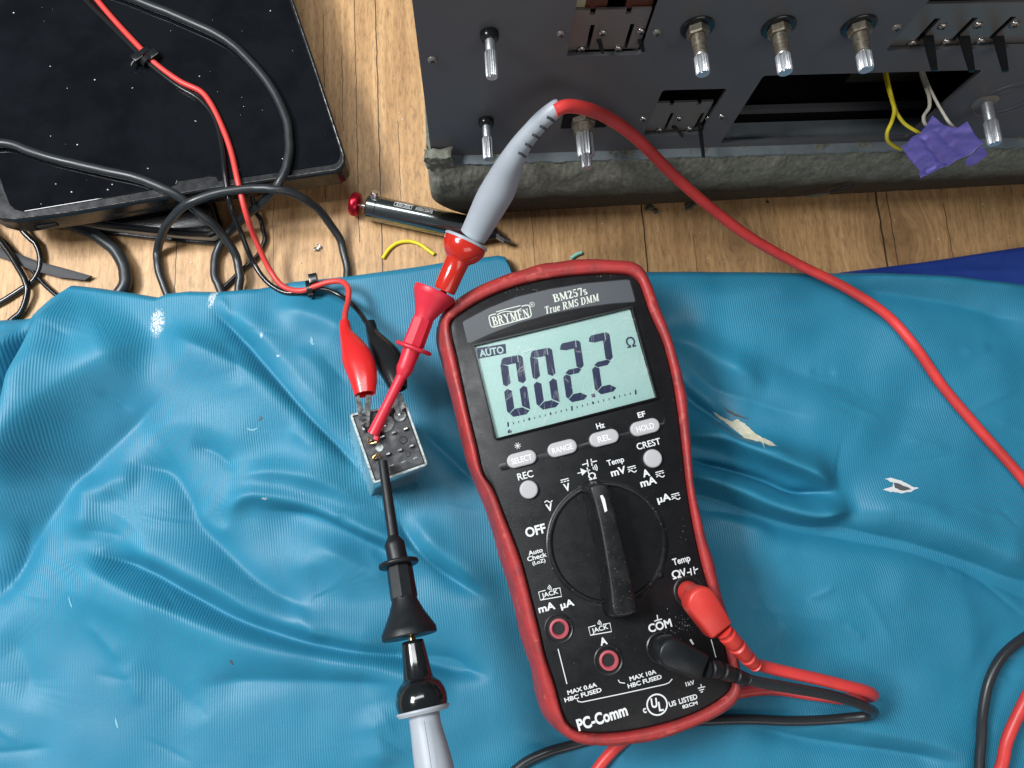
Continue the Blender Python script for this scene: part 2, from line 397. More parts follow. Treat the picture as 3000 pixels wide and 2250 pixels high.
def frames(P):
    P = np.asarray(P, float); n = len(P)
    T = np.gradient(P, axis=0); T /= np.linalg.norm(T, axis=1)[:, None] + 1e-12
    up = np.array([0, 0, 1.0]) if abs(T[0][2]) < .9 else np.array([0, 1.0, 0])
    N = np.zeros_like(P); v = up - T[0] * (up @ T[0]); N[0] = v / np.linalg.norm(v)
    for i in range(1, n):
        v = N[i - 1] - T[i] * (N[i - 1] @ T[i]); N[i] = v / (np.linalg.norm(v) + 1e-12)
    return T, N, np.cross(T, N)
def tube(P, r, seg=14, caps=True, shape=None):
    P = np.asarray(P, float); n = len(P)
    r = np.full(n, r) if np.isscalar(r) else np.asarray(r, float)
    T, N, B = frames(P)
    V = []; Fc = []
    for i in range(n):
        for k in range(seg):
            a = 2 * math.pi * k / seg; ca, sa = math.cos(a), math.sin(a)
            if shape: ca, sa = ca * shape[0], sa * shape[1]
            V.append(P[i] + r[i] * (ca * N[i] + sa * B[i]))
    for i in range(n - 1):
        for k in range(seg):
            k2 = (k + 1) % seg; Fc.append([i * seg + k, i * seg + k2, (i + 1) * seg + k2, (i + 1) * seg + k])
    if caps:
        Fc.append(list(range(seg))[::-1]); Fc.append([(n - 1) * seg + k for k in range(seg)])
    return V, Fc
def lathe(P0, P1, prof, seg=32, caps=True, sides=None, rfun=None):
    """prof = [(t, r mm)] with t a fraction of the way P0 -> P1."""
    P0 = np.asarray(P0, float); P1 = np.asarray(P1, float); T = P1 - P0; T /= np.linalg.norm(T)
    up = np.array([0, 0, 1.0]) if abs(T[2]) < .9 else np.array([0, 1.0, 0])
    N = up - T * (up @ T); N /= np.linalg.norm(N); B = np.cross(T, N)
    V = []; Fc = []; n = len(prof)
    for t, r in prof:
        c = P0 + (P1 - P0) * t
        for k in range(seg):
            a = 2 * math.pi * k / seg; rr = r * (rfun(a, t) if rfun else 1)
            V.append(c + rr * (math.cos(a) * N + math.sin(a) * B))
    for i in range(n - 1):
        for k in range(seg):
            k2 = (k + 1) % seg; Fc.append([i * seg + k, i * seg + k2, (i + 1) * seg + k2, (i + 1) * seg + k])
    if caps: Fc.append(list(range(seg))[::-1]); Fc.append([(n - 1) * seg + k for k in range(seg)])
    return V, Fc
def loft(rings, capb=True, capt=True):
    n = len(rings[0]); V = [tuple(p) for r in rings for p in r]; Fc = []
    for i in range(len(rings) - 1):
        for k in range(n):
            k2 = (k + 1) % n; Fc.append([i * n + k, i * n + k2, (i + 1) * n + k2, (i + 1) * n + k])
    if capb: Fc.append(list(range(n))[::-1])
    if capt: Fc.append([(len(rings) - 1) * n + k for k in range(n)])
    return V, Fc
def poly_area(P): 
    P = np.asarray(P); x, y = P[:, 0], P[:, 1]; return .5 * np.sum(x * np.roll(y, -1) - y * np.roll(x, -1))
def inset(P, d):
    """offset a closed polygon (xy of 3D points) inwards by d."""
    P = np.asarray(P, float); s = 1 if poly_area(P) > 0 else -1
    a = P - np.roll(P, 1, 0); b = np.roll(P, -1, 0) - P
    na = np.stack([-a[:, 1], a[:, 0]], 1); nb = np.stack([-b[:, 1], b[:, 0]], 1)
    na /= np.linalg.norm(na, axis=1)[:, None] + 1e-9; nb /= np.linalg.norm(nb, axis=1)[:, None] + 1e-9
    n = na + nb; n /= np.linalg.norm(n, axis=1)[:, None] + 1e-9
    c = np.clip((n * na).sum(1), .5, 1)
    Q = P.copy(); Q[:, :2] += s * n * (d / c)[:, None]; return Q
def slab(P, z0, z1, bev=0.3):
    """prism over polygon P (world xy), vertical, with a small top bevel."""
    P = np.asarray(P, float)[:, :2]; P3 = np.c_[P, np.zeros(len(P))]
    if poly_area(P3) < 0: P3 = P3[::-1]
    def ring(d, z): q = inset(P3, d) if d else P3.copy(); q = q.copy(); q[:, 2] = z; return q
    if bev <= 0: return loft([ring(0, z0), ring(0, z1)])
    return loft([ring(0, z0), ring(0, z1 - bev), ring(bev * .3, z1 - bev * .3), ring(bev, z1)])
def box(x0, x1, y0, y1, z0, z1):
    V = [(x, y, z) for z in (z0, z1) for y in (y0, y1) for x in (x0, x1)]
    return V, [[0, 2, 3, 1], [4, 5, 7, 6], [0, 1, 5, 4], [2, 6, 7, 3], [0, 4, 6, 2], [1, 3, 7, 5]]
def blob(c, r, seed=0, amp=.35, sub=2, flat=.6):
    bm = bmesh.new(); bmesh.ops.create_icosphere(bm, subdivisions=sub, radius=1)
    V = []
    for v in bm.verts:
        d = Vector(v.co); k = 1 + amp * noise.noise(d * 1.7 + Vector((seed * 3.1, seed, 0)))*2
        V.append((c[0] + d.x * r * k, c[1] + d.y * r * k * (.6 + .4 * random.random() * 0 + .2), max(c[2] + d.z * r * k * flat, c[2] - r * flat * .7)))
    Fc = [[v.index for v in f.verts] for f in bm.faces]; bm.free(); return V, Fc
def offset_z(g, dz): return [(p[0], p[1], p[2] + dz) for p in g[0]], g[1]

# text ------------------------------------------------------------
def text_geo(s, bold=0.0, extr=.01, shear=0.0):
    c = bpy.data.curves.new('t', 'FONT'); c.body = s; c.size = 1; c.offset = bold; c.extrude = extr; c.shear = shear
    c.resolution_u = 4
    o = bpy.data.objects.new('t', c); link(o)
    dg = bpy.context.evaluated_depsgraph_get(); dg.update()
    me = o.evaluated_get(dg).to_mesh()
    V = np.array([tuple(v.co) for v in me.vertices]); Fc = [list(p.vertices) for p in me.polygons]
    o.evaluated_get(dg).to_mesh_clear(); bpy.data.objects.remove(o); bpy.data.curves.remove(c)
    return V, Fc
MA = at(*Z4(1410, 485), 44) - at(*Z4(325, 745), 44); MA[2] = 0; MA /= np.linalg.norm(MA)      # the meter's own x direction
MB = np.array([-MA[1], MA[0], 0])
def place(V, cen, w, h, z, A=MA, Bv=MB, thick=.06):
    """fit planar verts V into a w x h mm box centred on cen."""
    V = np.asarray(V, float); lo = V.min(0); hi = V.max(0)
    u = (V[:, 0] - (lo[0] + hi[0]) / 2) / (hi[0] - lo[0]) * w; v = (V[:, 1] - (lo[1] + hi[1]) / 2) / (hi[1] - lo[1]) * h
    zz = (V[:, 2] - lo[2]) / max(hi[2] - lo[2], 1e-9) * thick
    return [cen + A * a + Bv * b + np.array([0, 0, c]) for a, b, c in zip(u, v, zz)]

# serif lettering drawn with a broad pen
def stroke(pts, wd=None, z=0):
    P = [np.array(p, float) for p in pts]; n = len(P); L = []; R = []
    for i in range(n):
        d = P[min(i + 1, n - 1)] - P[max(i - 1, 0)]; d /= np.linalg.norm(d) + 1e-9
        w = wd if wd is not None else .07 + .13 * abs(d[1]) ** 1.5
        nn = np.array([-d[1], d[0]]) * w / 2; L.append(P[i] + nn); R.append(P[i] - nn)
    V = [(*p, z) for p in L + R]; return V, [[i, n + i, n + i + 1, i + 1][::-1] for i in range(n - 1)]
def arc(cx, cy, rx, ry, a0, a1, n=9):
    return [(cx + rx * math.cos(math.radians(a0 + (a1 - a0) * i / n)), cy + ry * math.sin(math.radians(a0 + (a1 - a0) * i / n))) for i in range(n + 1)]
TH, TN = .21, .07
def serif(x, y, w=.34): return ([(x - w / 2, y), (x + w / 2, y)], TN)
def stem(x, y0=0, y1=1, w=TH): return ([(x, y0), (x, y1)], w)
G_ = {
 'B': (.78, [stem(.2), serif(.16, .035, .3), serif(.16, .965, .3), ([(.2, .965)] + arc(.38, .76, .22, .205, 90, -90), None), ([(.2, .53)] + arc(.42, .275, .26, .24, 90, -90) + [(.2, .035)], None)]),
 'R': (.86, [stem(.2), serif(.2, .035), serif(.16, .965, .3), ([(.2, .965)] + arc(.4, .75, .23, .215, 90, -90) + [(.2, .535)], None), ([(.45, .52), (.72, .03)], .19), serif(.77, .035, .2)]),
 'Y': (.9, [([(.18, .96), (.46, .48)], .2), ([(.75, .96), (.46, .48)], .08), stem(.46, 0, .5), serif(.46, .035), serif(.16, .965), serif(.76, .965, .28)]),
 'M': (1.08, [stem(.18, w=.09), serif(.18, .035, .3), serif(.16, .965, .26), ([(.22, .97), (.54, .08)], .19), ([(.54, .08), (.84, .97)], .08), stem(.87), serif(.88, .035, .36), serif(.9, .965, .3)]),
 'E': (.76, [stem(.2), ([(.04, .035), (.68, .035)], TN), ([(.04, .965), (.64, .965)], TN), ([(.25, .52), (.48, .52)], TN), ([(.66, .0), (.68, .28)], .06), ([(.62, 1.0), (.64, .76)], .06), ([(.48, .4), (.48, .64)], .06)]),
 'N': (.88, [stem(.18, w=.08), serif(.18, .035, .3), serif(.14, .965, .24), ([(.2, .97), (.72, .05)], .2), stem(.73, w=.08), serif(.73, .965, .3)]),
 'D': (.86, [stem(.2), serif(.16, .035, .3), serif(.16, .965, .3), ([(.2, .965)] + arc(.36, .5, .36, .465, 90, -90, 14) + [(.2, .035)], None)]),
 'S': (.64, [(arc(.32, .74, .2, .22, 20, 235, 10) + [(.3, .5)] + arc(.32, .26, .22, .23, 70, -160, 10), None), ([(.53, .97), (.53, .7)], .05), ([(.1, .03), (.1, .3)], .05)]),
 'T': (.76, [stem(.38), serif(.38, .035), ([(.05, .965), (.71, .965)], TN), ([(.07, 1), (.06, .74)], .06), ([(.69, 1), (.70, .74)], .06)]),
 '2': (.62, [(arc(.28, .74, .19, .22, 170, -35, 10) + [(.08, .06)], None), ([(.06, .07), (.56, .07)], .14), ([(.55, .02), (.57, .24)], .05)]),
 '5': (.62, [([(.14, .93), (.52, .93)], .13), ([(.15, .95), (.1, .55)], .06), ([(.1, .55)] + arc(.28, .31, .22, .28, 110, -160, 12), None)]),
 '7': (.62, [([(.08, .92), (.56, .92)], .14), ([(.08, .98), (.07, .74)], .06), ([(.55, .9), (.26, 0)], .15)]),
 's': (.5, [(arc(.25, .50, .14, .15, 30, 235, 8) + [(.22, .34)] + arc(.24, .18, .15, .155, 70, -160, 8), None), ([(.4, .66), (.4, .5)], .04), ([(.08, .02), (.08, .18)], .04)]),
 'r': (.48, [stem(.17, 0, .66, .17), serif(.18, .03, .34), serif(.12, .64, .18), (arc(.34, .46, .16, .17, 160, 50, 6), None)]),
 'u': (.66, [stem(.16, .18, .66, .17), serif(.12, .64, .18), (arc(.32, .19, .17, .16, 180, 330, 7), None), stem(.52, 0, .66, .17), serif(.48, .64, .18), serif(.6, .03, .16)]),
 'e': (.56, [([(.12, .37), (.45, .37)], .06), (arc(.28, .34, .17, .3, 10, 320, 14), None)]),
 ' ': (.34, []),
}
def serif_geo(s, shear=0.0):
    x = 0; out = []; k = 0
    for ch in s:
        w, st = G_[ch]
        for pts, wd in st:
            k += 1; V, Fc = stroke([(x + a, b) for a, b in pts], wd, z=k * .004)
            out.append(([(p[0] + shear * p[1], p[1], p[2]) for p in V], Fc))
        x += w + .05
    return join(*out)

# ------------------------------------------------------------------ floor
fl = obj('floor', ([(-900, -900, 0), (900, -900, 0), (900, 900, 0), (-900, 900, 0)], [[0, 1, 2, 3]]), M['wood'], smooth=False)
tag(fl, 'light worn oak boards with dark cracks and knots', kind='structure')
# ------------------------------------------------------------------ blue cloth
def smooth2(pts, n=6): return np.array(catmull([np.array(p, float) for p in pts], n))
EDGE = [(-160, 930), (-60, 931), (0, 928), (60, 926), (104, 923), (160, 884), (225, 834), (300, 842), (400, 857), (470, 868), (500, 856), (560, 849),
        (640, 851), (760, 840), (860, 817), (1020, 800), (1120, 786), (1230, 770), (1320, 755), (1400, 745), (1458, 738), (1480, 742), (1492, 762), (1500, 786),
        (1620, 789), (1800, 789), (1900, 787), (2150, 786), (2400, 791), (2600, 790), (2800, 800), (3000, 822), (3150, 836), (3400, 850)]
ew = np.array([at(a, b, 6)[:2] for a, b in EDGE])
def edge_y(x): return np.interp(x, ew[:, 0], ew[:, 1])
FOLDS = [  # path in photo pixels, height mm, width left, width right, power
 ([(460, 985), (380, 1040), (290, 1095), (190, 1180), (100, 1300), (0, 1440), (-90, 1570)], 9, 12, 17),
 ([(500, 1150), (380, 1260), (250, 1390), (130, 1540), (0, 1740), (-80, 1850)], -3.5, 9, 8),
 ([(470, 975), (620, 1040), (750, 1105), (860, 1190), (960, 1300), (1050, 1410)], 5.5, 6, 13),
 ([(612, 897), (700, 985), (800, 1100), (900, 1215), (1000, 1320), (1070, 1400)], -4.5, 3.4, 3.4),
 ([(660, 885), (790, 1000), (920, 1150), (1040, 1270)], 2.5, 7, 5),
 ([(780, 895), (900, 920), (1000, 965), (1060, 1030)], 3.2, 7, 6),
 ([(700, 858), (800, 850), (950, 860), (1100, 900)], -1.5, 6, 6),
 ([(410, 1300), (470, 1255), (540, 1240), (640, 1262), (720, 1290), (800, 1350)], 2, 9, 9),
 ([(350, 1350), (420, 1365), (500, 1390), (545, 1450), (580, 1530), (640, 1600), (720, 1680), (800, 1740), (950, 1800)], -4, 7, 8),
 ([(680, 1440), (730, 1395), (820, 1385), (940, 1410), (1060, 1465), (1110, 1475)], 4, 6, 4.5),
 ([(665, 1550), (695, 1480), (735, 1455), (820, 1460), (920, 1490), (1050, 1545), (1200, 1610), (1320, 1700)], 5, 5, 4),
 ([(755, 1495), (860, 1500), (930, 1512), (1040, 1570), (1130, 1615), (1220, 1680)], -4, 3.5, 6),
 ([(560, 1470), (610, 1535), (660, 1550), (695, 1500)], 1.0, 4, 4),
 ([(265, 1618), (340, 1640), (440, 1680), (560, 1750), (680, 1815), (800, 1860), (950, 1900), (1180, 1938), (1300, 1960), (1450, 1990)], -6.5, 6, 3.6),
 ([(245, 1590), (258, 1640), (330, 1690), (440, 1750), (580, 1815), (720, 1870), (900, 1915), (1180, 1965), (1350, 2000)], 4.2, 4, 9),
 ([(330, 1585), (480, 1640), (640, 1720), (760, 1790), (900, 1840), (1100, 1890), (1190, 1905)], 4.2, 8, 6),
 ([(250, 1380), (262, 1490), (246, 1590)], 3, 6, 7),
 ([(560, 2012), (700, 1996), (900, 1998), (1190, 2010)], -2.6, 6, 7),
 ([(400, 1930), (520, 2020), (590, 2130)], -1.5, 8, 10),
 ([(1090, 2060), (1110, 2160), (1125, 2280)], 2.2, 8, 7),
 ([(820, 1680), (940, 1650), (1010, 1700), (1020, 1780)], 2.0, 9, 7),
 ([(1200, 1235), (1260, 1285), (1330, 1350), (1420, 1440)], -3.2, 4, 5),
 ([(1148, 1480), (1190, 1570), (1270, 1660), (1450, 1775)], -4.2, 3.5, 4),
 ([(1190, 1480), (1260, 1580), (1350, 1660), (1480, 1740)], 3.0, 6, 4),
 ([(1930, 950), (1967, 980), (2000, 1003), (2054, 1034), (2150, 1085), (2260, 1130)], 5, 9, 5),
 ([(1940, 1085), (1990, 1120), (2040, 1165), (2100, 1215), (2160, 1275), (2270, 1320)], -6, 5, 4),
 ([(2080, 1110), (2300, 1165), (2500, 1240), (2640, 1310)], 3, 14, 14),
 ([(2200, 1020), (2400, 1110), (2600, 1160), (2800, 1200)], -1.6, 10, 10),
 ([(1950, 1262), (2020, 1278), (2120, 1297), (2230, 1342), (2340, 1382), (2440, 1428), (2480, 1434)], 9.5, 8, 2.2),
 ([(1980, 1335), (2020, 1345), (2150, 1374), (2250, 1404), (2340, 1440), (2440, 1440), (2480, 1440)], -6, 2.0, 2.4),
 ([(1960, 1375), (2040, 1400), (2150, 1440), (2270, 1490), (2380, 1515), (2465, 1500), (2530, 1490)], 9.5, 6, 2.8),
 ([(1970, 1425), (2030, 1447), (2200, 1497), (2350, 1540), (2500, 1562), (2700, 1604), (2850, 1652), (3000, 1712), (3150, 1780)], -7, 5, 7),
 ([(2480, 1475), (2700, 1520), (2900, 1600), (3080, 1670)], 4.5, 12, 8),
 ([(2180, 2135), (2400, 2185), (2600, 2212), (2850, 2250)], -4, 4.5, 6),
 ([(2300, 2090), (2500, 2130), (2700, 2170), (2900, 2230)], 2.5, 6, 5),
 ([(2815, 1680), (2842, 1780), (2850, 1900), (2840, 1990)], 1.2, 7, 9),
 ([(2110, 1560), (2350, 1610), (2600, 1690), (2760, 1780)], 1.5, 14, 14),
 ([(2300, 1850), (2450, 1900), (2620, 1990), (2760, 2060)], -1.5, 10, 10),
 ([(2480, 828), (2650, 850), (2850, 885), (3050, 945)], -3.5, 5, 10),
 ([(2500, 803), (2700, 812), (2900, 830), (3060, 850)], 2.2, 4, 4),
 ([(2560, 980), (2800, 1050), (3050, 1100)], 1.6, 14, 14),
 ([(120, 925), (82, 1040), (55, 1150), (22, 1300), (-20, 1450), (-60, 1560)], -17, 3.0, 5.0),
 ([(225, 850), (165, 980), (122, 1120), (90, 1280), (40, 1440)], 8, 12, 4.5),
 ([(70, 930), (0, 1060), (-60, 1230)], 7, 5, 6),
 ([(0, 1840), (60, 1900), (90, 1990), (60, 2080)], -1.8, 10, 9),
 ([(130, 1700), (260, 1740), (400, 1800), (520, 1880)], 1.8, 8, 9),
 ([(1985, 1045), (2100, 1130), (2230, 1180), (2400, 1230)], -1.8, 3.5, 5),
 ([(2020, 1210), (2090, 1262), (2190, 1310), (2330, 1345)], 2.4, 4, 3.5),
 ([(1975, 1085), (2060, 1160), (2130, 1225)], 2.6, 3.5, 3),
 ([(2060, 1500), (2150, 1520), (2300, 1570)], 1.8, 4, 4),
 ([(2080, 1600), (2160, 1680), (2300, 1730), (2500, 1790)], -1.6, 8, 8),
 ([(1960, 880), (2080, 930), (2250, 960), (2420, 1010)], 1.5, 8, 8),
 ([(640, 1000), (700, 1060), (720, 1150)], -1.3, 5, 7),
 ([(850, 1010), (930, 1080), (985, 1180)], 1.5, 5, 5),
 ([(560, 1300), (640, 1330), (700, 1390)], -1.8, 5, 4),
 ([(100, 1500), (60, 1640), (0, 1780)], -2.5, 6, 6),
 ([(900, 1580), (980, 1620), (1090, 1680), (1180, 1720)], 2.0, 5, 4),
 ([(60, 1180), (150, 1100), (250, 1020)], 1.5, 6, 8),
 ([(310, 1480), (330, 1420), (420, 1400)], 1.5, 5, 5),
  ([(1600, 820), (1900, 850), (2150, 860), (2400, 850)], 1.6, 9, 9),
]
WAVES = [(rng.uniform(0, 2 * math.pi), rng.uniform(14, 60), rng.uniform(0, 6.28)) for _ in range(26)]
_F = []
for _ in range(95):      # many small wrinkles that follow the run of the big folds
    px_, py_ = rng.uniform(-100, 3100), rng.uniform(860, 2300)
    if 1300 < px_ < 2150 and py_ < 2150: continue
    an = math.radians(rng.normal(28 if px_ < 1300 else 17, 16)); L = rng.uniform(70, 260); bend = rng.uniform(-.25, .25)
    pts_ = [(px_ + math.cos(an + bend * t) * L * t, py_ + math.sin(an + bend * t) * L * t) for t in (0, .33, .66, 1)]
    w_ = rng.uniform(1.1, 2.6); FOLDS.append((pts_, rng.choice([-1, 1]) * w_ * rng.uniform(.12, .30), w_ * rng.uniform(.7, 1.6), w_))
for f in FOLDS:
    pts = np.array([at(a, b, 9)[:2] for a, b in f[0]]); _F.append((smooth2(pts, 6), f[1], f[2], f[3]))
def raw_h(X, Y):
    h = np.full(X.shape, 6.0)
    for a, lam, ph in WAVES:
        h = h + .0024 * lam * np.sin((X * math.cos(a) + Y * math.sin(a)) * 2 * math.pi / lam + ph)
    for P, A, wl, wr in _F:
        wm = max(wl, wr) * 2.6
        msk = (X > P[:, 0].min() - wm) & (X < P[:, 0].max() + wm) & (Y > P[:, 1].min() - wm) & (Y < P[:, 1].max() + wm)
        if not msk.any(): continue
        x = X[msk]; y = Y[msk]; best = np.full(x.shape, 1e9); sg = np.ones(x.shape); tt = np.zeros(x.shape)
        seg = np.linalg.norm(np.diff(P, axis=0), axis=1); cum = np.r_[0, np.cumsum(seg)]; Ltot = cum[-1]
        for i in range(len(P) - 1):
            a = P[i]; d = P[i + 1] - a; L2 = d @ d
            t = np.clip(((x - a[0]) * d[0] + (y - a[1]) * d[1]) / L2, 0, 1)
            dx = x - a[0] - t * d[0]; dy = y - a[1] - t * d[1]; q = np.hypot(dx, dy)
            k = q < best; best[k] = q[k]; sg[k] = np.sign(d[0] * dy - d[1] * dx)[k]; tt[k] = (cum[i] + t * seg[i])[k]
        w = np.where(sg > 0, wl, wr)
        u = tt / Ltot; e = min(.34, 18 / Ltot)
        tap = np.clip(u / e, 0, 1) * np.clip((1 - u) / e, 0, 1); tap = tap * tap * (3 - 2 * tap); tap = tap + 0.0
        h[msk] = h[msk] + 1.34 * A * tap * (np.exp(-((best / w) ** 2 + .03) ** .78) if A > 0 else np.exp(-((best / w) ** 2 * 1.6 + .02) ** .58))
    # the upper-left bundle stands higher than the rest
    a = at(225, 833, 9)[:2]
    h = h + 5.5 / (1 + np.exp(-((-(X + 70)) / 16))) * 1 / (1 + np.exp(-((X + 172 + (Y - 94) * -.30) / 2.2)))
    return h
def cloth_h(X, Y):
    X = np.asarray(X, float); Y = np.asarray(Y, float)
    h = np.maximum(raw_h(X, Y), 1.2 + .18 * raw_h(X, Y))
    # pressed down under the meter
    dx = (X - 38) * math.cos(-.236) - (Y - 12) * math.sin(-.236) ; dy = (X - 38) * math.sin(-.236) + (Y - 12) * math.cos(-.236)
    k = 1 / (1 + np.exp((np.maximum(np.abs(dx) / 34, np.abs(dy) / 72) - 1) * 14))
    return h * (1 - k) + np.minimum(h, 6.0) * k
def clothz(x, y): return float(cloth_h(np.array([x]), np.array([y]))[0])
nx, ny = 860, 470
xs = np.linspace(-232, 285, nx); vv = (np.linspace(0, 1, ny) ** 1.12)
XX = np.repeat(xs[None], ny, 0); ey = edge_y(XX)
YY = ey - (ey + 150) * vv[:, None]
ZZ = cloth_h(XX, YY)
dd = ey - YY; rr = 4.2; k = np.clip(dd / rr, 0, 1); ZZ = ZZ * np.sqrt(np.clip(1 - (1 - k) ** 2, 0, 1)) + .15
# loose threads of noise so that no fold is perfectly smooth
idx = np.arange(nx * ny).reshape(ny, nx)
faces = np.stack([idx[1:, :-1], idx[1:, 1:], idx[:-1, 1:], idx[:-1, :-1]], -1).reshape(-1, 4)
V = np.stack([XX, YY, ZZ], -1).reshape(-1, 3)
cloth = obj('cloth', (V, faces.tolist()), M['cloth'], smooth=True, angle=180)
tag(cloth, 'crumpled light blue rubberised cloth with ribbed weave, holes and worn spots under the meter', 'cloth')

def on_cloth(px, py, dz):
    z = 8.0
    for _ in range(4):
        p = at(px, py, z); z = clothz(p[0], p[1]) + dz
    return at(px, py, z)
def patch_geo(px, dz, n=3):
    """flat-ish patch lying on the cloth, from a photo outline"""
    q_ = []
    for i in range(len(px)):
        (a, b), (c, d) = px[i], px[(i + 1) % len(px)]; L = math.hypot(c - a, d - b); q_.append((a, b))
        k = int(L // 7)
        for j in range(1, k): t = j / k; q_.append((a + (c - a) * t + random.uniform(-1.6, 1.6), b + (d - b) * t + random.uniform(-1.6, 1.6)))
    P = [on_cloth(a, b, dz) for a, b in q_]
    t = tessellate_polygon([[Vector((p[0], p[1], 0)) for p in P]])
    bm = bmesh.new(); vs = [bm.verts.new(p) for p in P]
    for f in t:
        try: bm.faces.new([vs[i] for i in f])
        except ValueError: pass
    for _ in range(n - 2): bmesh.ops.subdivide_edges(bm, edges=bm.edges[:], cuts=1, use_grid_fill=True)
    for v in bm.verts: v.co.z = clothz(v.co.x, v.co.y) + dz
    bmesh.ops.recalc_face_normals(bm, faces=bm.faces[:])
    V = [tuple(v.co) for v in bm.verts]; Fc = [[v.index for v in f.verts] for f in bm.faces]; bm.free()
    if len(Fc):
        a, b, c = [np.array(V[i]) for i in Fc[0][:3]]
        if np.cross(b - a, c - a)[2] < 0: Fc = [f[::-1] for f in Fc]
    return V, Fc
obj('torn_lining', patch_geo([R1(*q) for q in [(365, 1085), (440, 1125), (478, 1142), (512, 1128), (560, 1165), (600, 1200), (650, 1235), (700, 1255), (735, 1282), (690, 1280), (660, 1262), (662, 1300), (648, 1262), (590, 1245), (545, 1235), (500, 1195), (455, 1158), (400, 1120)]], .35), M['canvas'], cloth)
obj('torn_slit', patch_geo([R1(*q) for q in [(436, 1062), (470, 1082), (520, 1105), (575, 1126), (540, 1122), (500, 1112), (460, 1092)]], .35), M['canvas_dark'], cloth)
obj('frayed_hole', patch_geo([R1(*q) for q in [(1350, 1470), (1385, 1462), (1430, 1476), (1470, 1492), (1520, 1518), (1548, 1522), (1500, 1545), (1440, 1552), (1370, 1540), (1342, 1532), (1395, 1515), (1400, 1490)]], .35), M['canvas_white'], cloth)
obj('hole_opening', patch_geo([R1(*q) for q in [(1402, 1492), (1440, 1500), (1490, 1520), (1500, 1530), (1450, 1536), (1408, 1520)]], .62), M['canvas_dark'], cloth)
for q in ([(1140, 912), (1152, 908), (1165, 935), (1158, 932)], [(578, 1188), (584, 1215), (592, 1248), (584, 1246), (573, 1210)], [(340, 590), (350, 612), (360, 650), (350, 636)]):
    obj('small_tear', patch_geo([C2(*a) for a in q], .3), M['worn_light'] if q[0][0] != 1140 else M['canvas_dark'], cloth)
obj('small_tear', patch_geo([C1(*a) for a in [(1290, 795), (1312, 805), (1300, 818), (1285, 822), (1300, 808)]], .3), M['canvas_dark'], cloth)
obj('small_tear', patch_geo([C1(*a) for a in [(1225, 858), (1262, 862), (1300, 850), (1265, 872), (1240, 868)]], .3), M['worn_light'], cloth)
obj('small_tear', patch_geo([C1(*a) for a in [(1550, 402), (1556, 405), (1560, 432), (1570, 440), (1556, 445), (1546, 430)]], .3), M['worn_light'], cloth)

# dark blue cloth at the right, partly under the light one
q = [at(a, b, 2.2) for a, b in [(2380, 815), (2470, 794), (2560, 783), (2700, 765), (2850, 742), (3000, 719), (3250, 690), (3250, 900), (2380, 900)]]
P = np.array(q); nn = 90; ys = np.linspace(0, 1, 24)
xs2 = np.linspace(P[0][0], 262, nn); top = np.interp(xs2, P[:7, 0], P[:7, 1]); V = []; 
for j, t in enumerate(ys):
    for i in range(nn):
        y = top[i] - t * max(1.0, top[i] - float(edge_y(xs2[i])) + 2.5); d = top[i] - y
        z = 2.6 * math.sqrt(1 - (1 - min(d / 2.2, 1)) ** 2) + .5 * math.sin(xs2[i] * .11 + y * .3) * min(d / 3, 1) + .15 + .9 * math.exp(-((d - 6 - .1 * (xs2[i] - 190)) / 2.2) ** 2)
        V.append((xs2[i], y, max(z, .1)))
Fc = [[(j + 1) * nn + i, (j + 1) * nn + i + 1, j * nn + i + 1, j * nn + i] for j in range(23) for i in range(nn - 1)]
tag(obj('dark_cloth', (V, Fc), M['dark_cloth'], angle=180), 'deep blue smooth cloth showing behind the light blue one at right', 'cloth')
# ------------------------------------------------------------------ multimeter
OUT = [(1277,940),(1295,905),(1330,873),(1398,831),(1503,789),(1609,761),(1714,751),(1799,753),(1849,761),(1883,778),(1906,812),(1921,856),(1938,907),(1963,970),(1984,1033),(2005,1105),(2017,1173),(2023,1249),(2028,1333),(2031,1396),(2041,1450),(2061,1540),(2099,1654),(2120,1751),(2147,1838),(2164,1920),(2177,1985),(2174,2030),(2155,2066),(2120,2092),(2055,2126),(1974,2158),(1892,2180),(1811,2191),(1730,2188),(1675,2177),(1632,2153),(1600,2120),(1578,2066),(1562,1974),(1534,1892),(1513,1800),(1486,1703),(1458,1610),(1431,1513),(1399,1431),(1366,1350),(1347,1270),(1326,1185),(1305,1101),(1286,1037),(1273,980)]
INN = [(1317,950),(1328,930),(1355,911),(1419,873),(1503,839),(1609,814),(1714,802),(1800,799),(1850,805),(1872,822),(1883,848),(1908,919),(1942,995),(1963,1067),(1976,1130),(1988,1206),(2001,1312),(2008,1380),(2023,1486),(2044,1594),(2072,1703),(2110,1811),(2131,1914),(2147,1985),(2143,2020),(2110,2053),(2028,2097),(1920,2131),(1811,2150),(1730,2152),(1688,2142),(1660,2119),(1643,2082),(1621,2001),(1594,1920),(1578,1849),(1556,1762),(1534,1676),(1513,1610),(1475,1513),(1442,1431),(1415,1392),(1393,1303),(1372,1219),(1351,1122),(1333,1037),(1320,985)]
ZF = 44.0
def closed(px, z, n=360):
    P = np.array([at(a, b, z) for a, b in px]); P = np.array(catmull(P, 10, True))
    # resample by angle about the centre, long axis compressed
    c = at(1725, 1470, z); u = (P - c) @ MA; v = (P - c) @ MB / 1.9
    a = np.unwrap(np.arctan2(v, u)); o = np.argsort(a % (2 * math.pi)); aa = (a % (2 * math.pi))[o]
    g = np.linspace(0, 2 * math.pi, n, endpoint=False)
    uu = np.interp(g, aa, u[o], period=2 * math.pi); v2 = np.interp(g, aa, v[o], period=2 * math.pi)
    return np.array([c + MA * x + MB * (y * 1.9) for x, y in zip(uu, v2)])
mc = at(1725, 1470, 30)
